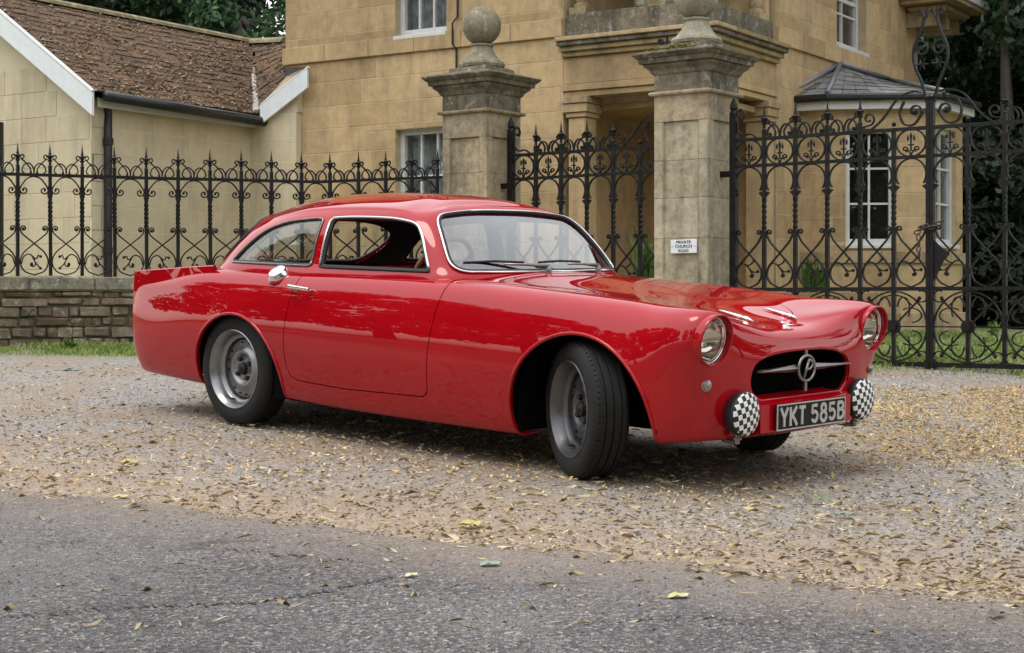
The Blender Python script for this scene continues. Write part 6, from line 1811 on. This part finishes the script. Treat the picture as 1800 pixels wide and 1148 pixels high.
G_ = 'dark trees behind the buildings'
def tp(px, Y): x = (px-900)/FPX*Y; return (x, Y, gz(x,Y))
t1 = tree('yew_tree', tp(60,29), 8.5, 3.3, M_YEW, 'dark conifer behind the left end of the mossy roof', 1, ncl=55, nper=420, size=.10, z0=.12, group=G_)
tree_copy(t1, tp(300,31), 1.9, 1.05, 'dark conifer behind the middle of the mossy roof', G_)
tree('pine_tree', tp(440,27.5), 7.6, 2.3, M_HOLLY, 'lighter green conifer between the mossy roof and the lodge', 2, ncl=40, nper=420, size=.085, z0=.15, group=G_)
tree_copy(t1, tp(180,36), 4.0, 1.35, 'farthest dark conifer above the mossy roof ridge', G_)
t2 = tree('holly_tree', tp(1830,24.5), 7.6, 2.7, M_HOLLY, 'glossy dark evergreen tree overhanging the right gate leaf', 4, ncl=75, nper=520, size=.075, z0=.22, group='evergreens right of the lodge')
tree_copy(t2, tp(1960,22.5), 2.2, 1.1, 'evergreen tree at the right edge of the photo', 'evergreens right of the lodge')
tree_copy(t2, tp(1730,29.0), 4.1, 1.25, 'evergreen tree close behind the corner of the lodge', 'evergreens right of the lodge')
sh = tree('laurel_shrub', tp(1790,19.8), 2.1, 1.2, M_YEW, 'dark shrub in the shade behind the right gate leaf', 6, ncl=26, nper=300, size=.07, z0=.05, cat='shrub', r=.03, group='evergreens right of the lodge')
tree_copy(sh, tp(1730,22.5), 1.0, 1.1, 'dark shrub beside the bay window corner', 'evergreens right of the lodge')
tree_copy(sh, tp(1860,21), 2.5, 1.3, 'dark shrub at the right edge below the evergreen', 'evergreens right of the lodge')
# bare shaded stems
for k, (px, Y, lean) in enumerate(((1762,20.6,.10),(1785,20.9,-.05))):
    b = tp(px, Y); MB().tube([b,(b[0]+lean*.6,b[1],b[2]+1.6),(b[0]+lean,b[1]+.2,b[2]+3.2),(b[0]+lean*2,b[1]+.6,b[2]+6.0)], [.10,.08,.06,.03], 8).build('tree_stem', M_BARK, None, smooth=True, label=('thick bare stem leaning right in the shade behind the gate','thinner upright bare stem in the shade behind the gate')[k], cat='tree stem')
# woodland on the other side of the road: mirrored in the paint and the glass
GW = 'roadside trees across the road'
w1 = tree('lime_tree', (-10.5,-13.5,gz(-10,-13.5)), 11.5, 4.2, M_BROAD, 'broadleaved tree across the road, behind the photographer on the left', 11, ncl=60, nper=170, size=.20, z0=.16, group=GW)
RT = [(-3.0,-16.5,1.0,1.2,'behind the photographer'),(4.2,-15.0,.85,2.6,'just right of the photographer'),(11.5,-13.0,1.0,.4,'right of the photographer'),(-16.5,-7.5,1.0,3.6,'far left behind the photographer'),(19.5,-7.5,1.0,5.1,'far right behind the photographer'),(-4.5,-26,1.5,2.0,'tall and far behind the photographer'),(8,-26,1.4,4.0,'tallest far behind on the right'),(19.5,6.5,.85,2.9,'right beyond the frame'),
 (-17.0,5.4,.72,.9,'nearest on the left beyond the frame'),(-20.5,11.5,.85,2.3,'left beyond the frame near the wall'),(-27,8.5,1.1,4.4,'farther left beyond the frame'),(-25,1.0,1.0,5.6,'far left along the road'),(13.5,24,.8,1.1,'right beyond the frame behind the gates'),(20,17,.9,3.3,'far right beyond the gates')]
for x, y, s_, rz, wh in RT:
    tree_copy(w1, (x,y,gz(x,y)), rz, s_, 'broadleaved roadside tree '+wh, GW)
# hedge bank under those trees
# --- small plants
def tuft(name, loc, n, h, w_, mat, label, seed, cat='plant', wid=.012, arch=.6):
    rng = random.Random(seed); m = MB()
    for k in range(n):
        a = rng.uniform(0,2*math.pi); l = h*rng.uniform(.6,1.1); o = Vector((rng.uniform(-1,1)*w_*.3, rng.uniform(-1,1)*w_*.3, 0)); d = Vector((math.cos(a),math.sin(a),0)); s_ = Vector((-d.y,d.x,0))*wid
        P = [o, o+d*l*.18*arch+Vector((0,0,l*.55)), o+d*l*.45*arch+Vector((0,0,l*.92)), o+d*l*.8*arch+Vector((0,0,l*.95))]
        wd_ = (1,.95,.6,.05); V = []
        for p, q in zip(P, wd_): V += [p-s_*q, p+s_*q]
        m.add(V, [(0,1,3,2),(2,3,5,4),(4,5,7,6)])
    return m.build(name, mat, None, label=label, cat=cat)
def put(o, loc): o.location = loc; return o
M_FRESH = leaf_mat('fresh_green_blades', (.07,.14,.025), (.11,.20,.04), (.17,.26,.07), .5)
put(tuft('iris_plant', None, 46, .62, .25, M_FRESH, 'strappy green plant at the foot of the foot gate', 3, wid=.014), at(1135,498,14.9)-Vector((0,0,.10)))
put(tuft('fern', None, 90, .34, .30, M_FRESH, 'bright green fern seen through the carriage gate under the bay', 5, wid=.010, arch=.9), at(1432,514,16.4))
for k, (px, py, Y, lb) in enumerate(((45,560,13.66,'small weed growing from the face of the dwarf wall'),(125,622,13.3,'broad-leaved dock plant in the grass below the dwarf wall'))):
    put(tuft('weed', None, 22, .10 if k == 0 else .13, .10, M_FRESH if k else M_BROAD, lb, 9+k, wid=.018, arch=1.1), at(px,py,Y))
put(tuft('weed', None, 26, .16, .12, M_FRESH, 'tall weed at the corner of the bay plinth', 14, wid=.012), Vector((*tp(1747,16.9)[:2], gz(4.9,16.9))))
# --- grass
def grass_obj(name, pts, hmin, hmax, mat, label=None):
    rng = np.random.RandomState(8); n = len(pts); P = np.array(pts)
    a = rng.uniform(0,2*np.pi,n); h = rng.uniform(hmin,hmax,n); d = np.stack([np.cos(a),np.sin(a),np.zeros(n)],1); s = np.stack([-np.sin(a),np.cos(a),np.zeros(n)],1)*(rng.uniform(.0025,.0055,n)[:,None])
    up = np.array([0,0,1.]); tip = P+d*(h*rng.uniform(.2,.9,n))[:,None]+up*h[:,None]; midp = P+d*(h*.22)[:,None]+up*(h*.62)[:,None]
    V = np.stack([P-s,P+s,midp+s*.8,tip],1).reshape(-1,3)
    return quad_obj(name, V, mat, None, kind='stuff', **({'label':label} if label else {}))
M_GRASS = leaf_mat('verge_grass', (.11,.19,.035), (.21,.31,.06), (.38,.40,.14), .6)
rng = np.random.RandomState(4); pts = []
def scatter(n, fn, pxr, Yr, dens=None):
    out = []
    for _ in range(n):
        px, Y = rng.uniform(*pxr), rng.uniform(*Yr); x = (px-900)/FPX*Y
        if dens and rng.uniform() > dens(px, Y, x): continue
        out.append((x, Y, gz(x,Y)-.008))
    return out
def clumpy(px, Y, x): return max(.0, min(1, .55+.5*math.sin(x*3.1+1.1)*math.sin(Y*2.7)+.35*math.sin(x*9.3)*math.sin(Y*7.1)))
pts += scatter(9000, None, (330,800), (13.3,15.2), lambda px,Y,x: clumpy(px,Y,x) if float(np.interp(px,*YP))-.9 < Y < float(np.interp(px,*YP))-.15 else 0)
pts += scatter(15000, None, (-120,330), (12.75,13.75), lambda px,Y,x: clumpy(px,Y,x)*min(1,(Y-12.7)*1.8) if Y < float(np.interp(px,*YP))-.15 else 0)
pts += scatter(20000, None, (1480,1850), (11.9,17.2), lambda px,Y,x: clumpy(px,Y,x)*(1.0 if Y > 13 else max(0,(Y-11.9)/1.4)))

grass_obj('grass', pts, .018, .060, M_GRASS, 'short verge grass along the wall and under the gates')

# ================================================================== LITTER
def litter_mat():
    m, nt, b = newmat('fallen_leaves'); L = nt.links; geo = nd(nt, 'ShaderNodeNewGeometry')
    r = ramp(nt, geo.outputs['Random Per Island'], [(0,(.20,.12,.065)),(.15,(.34,.21,.10)),(.35,(.50,.35,.17)),(.55,(.58,.46,.25)),(.75,(.64,.56,.38)),(.9,(.60,.43,.12)),(1,(.28,.16,.08))])
    L.new(r.outputs[0], b.inputs['Base Color']); b.inputs['Roughness'].default_value = .75; b.inputs['Specular IOR Level'].default_value = .3
    return m
M_LITTER = litter_mat()
def bits(name, P, smin, smax, aspect, mat, lift, tilt, seed, power=1.0):
    """small curled flakes lying on the ground"""
    rng = np.random.RandomState(seed); P = np.array(P); n = len(P)
    a = rng.uniform(0,2*np.pi,n); s = smin+(smax-smin)*rng.uniform(0,1,n)**power
    t = np.stack([np.cos(a),np.sin(a),rng.normal(0,tilt,n)],1)*s[:,None]; b = np.stack([-np.sin(a),np.cos(a),rng.normal(0,tilt,n)],1)*(s*rng.uniform(aspect*.7,aspect*1.3,n))[:,None]
    C = P.copy(); C[:,2] += lift+np.abs(t[:,2])*.6
    up = np.zeros((n,3)); up[:,2] = s*rng.uniform(-.15,.45,n); up2 = np.zeros((n,3)); up2[:,2] = s*rng.uniform(-.15,.45,n); tipz = np.zeros((n,3)); tipz[:,2] = s*rng.uniform(0,.35,n)
    k1, k2 = rng.uniform(.25,.6,(n,1)), rng.uniform(.2,.6,(n,1)); w1_, w2_ = rng.uniform(.6,1.1,(n,1)), rng.uniform(.5,1.1,(n,1))
    V = np.stack([C-t, C-t*k1-b*w1_+up, C+t*k2-b*w2_+up2, C+t+tipz, C+t*k2*.9+b*w2_+up, C-t*k1*.9+b*w1_+up2],1).reshape(-1,3)
    F = (np.arange(n)[:,None,None]*6+np.array([(0,1,2,3),(0,3,4,5)])[None]).reshape(-1,4)
    me = bpy.data.meshes.new(name); me.vertices.add(len(V)); me.vertices.foreach_set('co', V.astype(np.float32).ravel()); me.loops.add(F.size); me.loops.foreach_set('vertex_index', F.astype(np.int32).ravel())
    me.polygons.add(len(F)); me.polygons.foreach_set('loop_start', np.arange(0,F.size,4,dtype=np.int32)); me.polygons.foreach_set('loop_total', np.full(len(F),4,dtype=np.int32)); me.update(calc_edges=True); me.materials.append(mat)
    o = bpy.data.objects.new(name, me); COL.objects.link(o); o['kind'] = 'stuff'; return o
def zone(n, dens, pxr=(-40,1840), pyr=(600,1140), zoff=.0):
    out = []; k = 0
    while len(out) < n and k < n*12:
        k += 1; px, py = rng.uniform(*pxr), rng.uniform(*pyr)
        if rng.uniform() > dens(px, py): continue
        g = gp(px, py); out.append((g.x, g.y, gz(g.x,g.y)+zoff))
    return out
def nz(px, py): return .5+.5*math.sin(px*.013+2*math.sin(py*.021))*math.sin(py*.045+1.3*math.sin(px*.008))
def dleaf(px, py):
    ed = 850+px*.115                                    # road edge in the picture
    if py > ed+10: return .0022 if py < ed+120 else .0004
    d = .28+.5*nz(px,py)
    if px > 1480 and 680 < py < 815: d = 1.0
    if px > 1450 and py > 830: d *= .45
    if py < 690 and px < 900: d *= .55
    if px < 1000 and 720 < py < 830: d *= 1.25
    if py > ed-110: d *= .30
    return min(1,d)
bits('leaf_litter', zone(13000, dleaf, pyr=(630,1130)), .004, .0145, .34, M_LITTER, .005, .30, 1, 2.2)
M_DRIFT = leaf_mat('yellow_leaf_drift', (.40,.20,.06), (.58,.40,.15), (.66,.55,.30), .7, .15)
bits('leaf_drift', zone(7500, lambda px,py: (1.0 if py < 760 else max(0,(830-py)/70))*(.35+.65*nz(px*1.7,py*1.3))*min(1,max(0,(px-1440)/120)), pxr=(1440,1860), pyr=(680,830))+zone(1500, lambda px,py: nz(px,py*1.2)*(1 if px < 1050 else .5), pxr=(-40,1500), pyr=(715,850)), .005, .018, .38, M_DRIFT, .006, .30, 7, 2.0)
def dstraw(px, py):
    ed = 850+px*.115
    if py > ed+20: return .03
    return .35+.5*nz(px+300,py)
M_STRAW = leaf_mat('pale_straw', (.30,.20,.10), (.46,.36,.20), (.58,.50,.34), .7, 0)
bits('straw_litter', zone(9000, dstraw, pyr=(640,1120)), .006, .036, .07, M_STRAW, .006, .12, 2, 2.0)
# loose stones
def stones(name, P, smin, smax, mat, seed):
    rng = np.random.RandomState(seed); P = np.array(P); n = len(P); s = smin+(smax-smin)*rng.uniform(0,1,n)**2.2
    O = np.array([(1,0,0),(0,1,0),(-1,0,0),(0,-1,0),(0,0,1),(.35,.3,-.6)],float)
    V = O[None]*(s[:,None,None]*np.stack([rng.uniform(.7,1.3,n),rng.uniform(.7,1.3,n),rng.uniform(.45,.8,n)],1)[:,None,:])
    V += rng.normal(0,.18,V.shape)*s[:,None,None]; V = V+P[:,None,:]
    T = np.array([(0,1,4),(1,2,4),(2,3,4),(3,0,4),(1,0,5),(2,1,5),(3,2,5),(0,3,5)])
    F = (np.arange(n)[:,None,None]*6+T[None]).reshape(-1,3)
    me = bpy.data.meshes.new(name); me.vertices.add(n*6); me.vertices.foreach_set('co', V.astype(np.float32).ravel())
    me.loops.add(F.size); me.loops.foreach_set('vertex_index', F.astype(np.int32).ravel()); me.polygons.add(len(F))
    me.polygons.foreach_set('loop_start', np.arange(0,F.size,3,dtype=np.int32)); me.polygons.foreach_set('loop_total', np.full(len(F),3,dtype=np.int32)); me.update(calc_edges=True)
    me.materials.append(mat); o = bpy.data.objects.new(name, me); COL.objects.link(o); o['kind'] = 'stuff'; return o
M_PEB = leaf_mat('mixed_gravel_stones', (.08,.075,.075), (.20,.188,.18), (.42,.39,.35), .85, 0)
M_CHIP = leaf_mat('road_chippings', (.05,.05,.052), (.13,.124,.126), (.33,.32,.31), .8, 0)
stones('gravel', zone(17000, lambda px,py: .75*max(0,min(1,(935+px*.115-py)/110)), pyr=(640,1120)), .002, .0085, M_PEB, 5)
stones('chippings', zone(16000, lambda px,py: .7 if py > 858+px*.115 else 0.0, pyr=(850,1165), zoff=.003), .0022, .0070, M_CHIP, 6)
# individual leaves one can point at
def leaf_thing(px, py, s, col, label, rz, lobes=0, curl_=.25):
    g = gp(px, py); s *= .8; col = tuple(.80*c_+.03 for c_ in col); n = 14 if lobes else 10; V = [(0,0,0)]
    for k in range(n):
        a = 2*math.pi*k/n
        if lobes: r = s*(.55+.45*abs(math.cos(a*lobes/2)))
        else: r = s*(.42+.58*abs(math.cos(a))**1.4)
        V.append((r*math.cos(a), r*math.sin(a), curl_*s*(abs(math.sin(a))**2)*.6+.10*s*math.cos(3*a)))
    F = [(0,k+1,(k+1)%n+1) for k in range(n)]
    m = simple('leaf_'+label.split()[0], col, .6, var=.25, scale=60)
    root = empty('fallen_leaf', (g.x,g.y,gz(g.x,g.y)+.012), label=label, cat='leaf', group='single fallen leaves on the ground'); root.rotation_euler = (.12,-.1,rz)
    obj('blade', V, F, m, root, smooth=True)
    MB().tube([(-s*.9,0,.0),(-s*1.4,.1*s,.004),(-s*1.8,.05*s,.0)], .0016, 5).build('stalk', m, root)
leaf_thing(229,816,.058,(.46,.31,.06),'bright yellow leaf on the brown dirt below the rear wheel',.3,5)
leaf_thing(1445,883,.055,(.14,.20,.10),'folded grey-green leaf on the gravel in front of the number plate',.1)
leaf_thing(1487,908,.042,(.20,.26,.16),'small pale green leaf just behind the folded green leaf',-.4)
leaf_thing(861,997,.045,(.22,.30,.20),'grey-green leaf at the edge of the road near the picture centre',.2)
leaf_thing(723,1017,.028,(.60,.56,.30),'small pale leaf on the asphalt left of the grey-green leaf',.6)
leaf_thing(1192,1054,.042,(.52,.46,.16),'yellow-green leaf alone on the asphalt lower right of centre',.1)
leaf_thing(829,926,.055,(.48,.38,.10),'dull yellow leaf in the dirt straight below the windscreen',.3,5)
leaf_thing(212,878,.040,(.55,.45,.16),'pale yellow leaf at the left edge of the asphalt',.2)
leaf_thing(1752,1088,.040,(.12,.085,.07),'dark curled brown leaf near the bottom right corner',.8,0,.8)
leaf_thing(725,872,.05,(.16,.12,.06),'curled olive brown leaf below the door',.2,0,.7)
leaf_thing(1513,824,.040,(.34,.14,.08),'rusty red leaf on the gravel right of the bumper',.2,5)
leaf_thing(125,652,.085,(.16,.19,.13),'large grey-green leaf lying near the grass at the far left',.4)
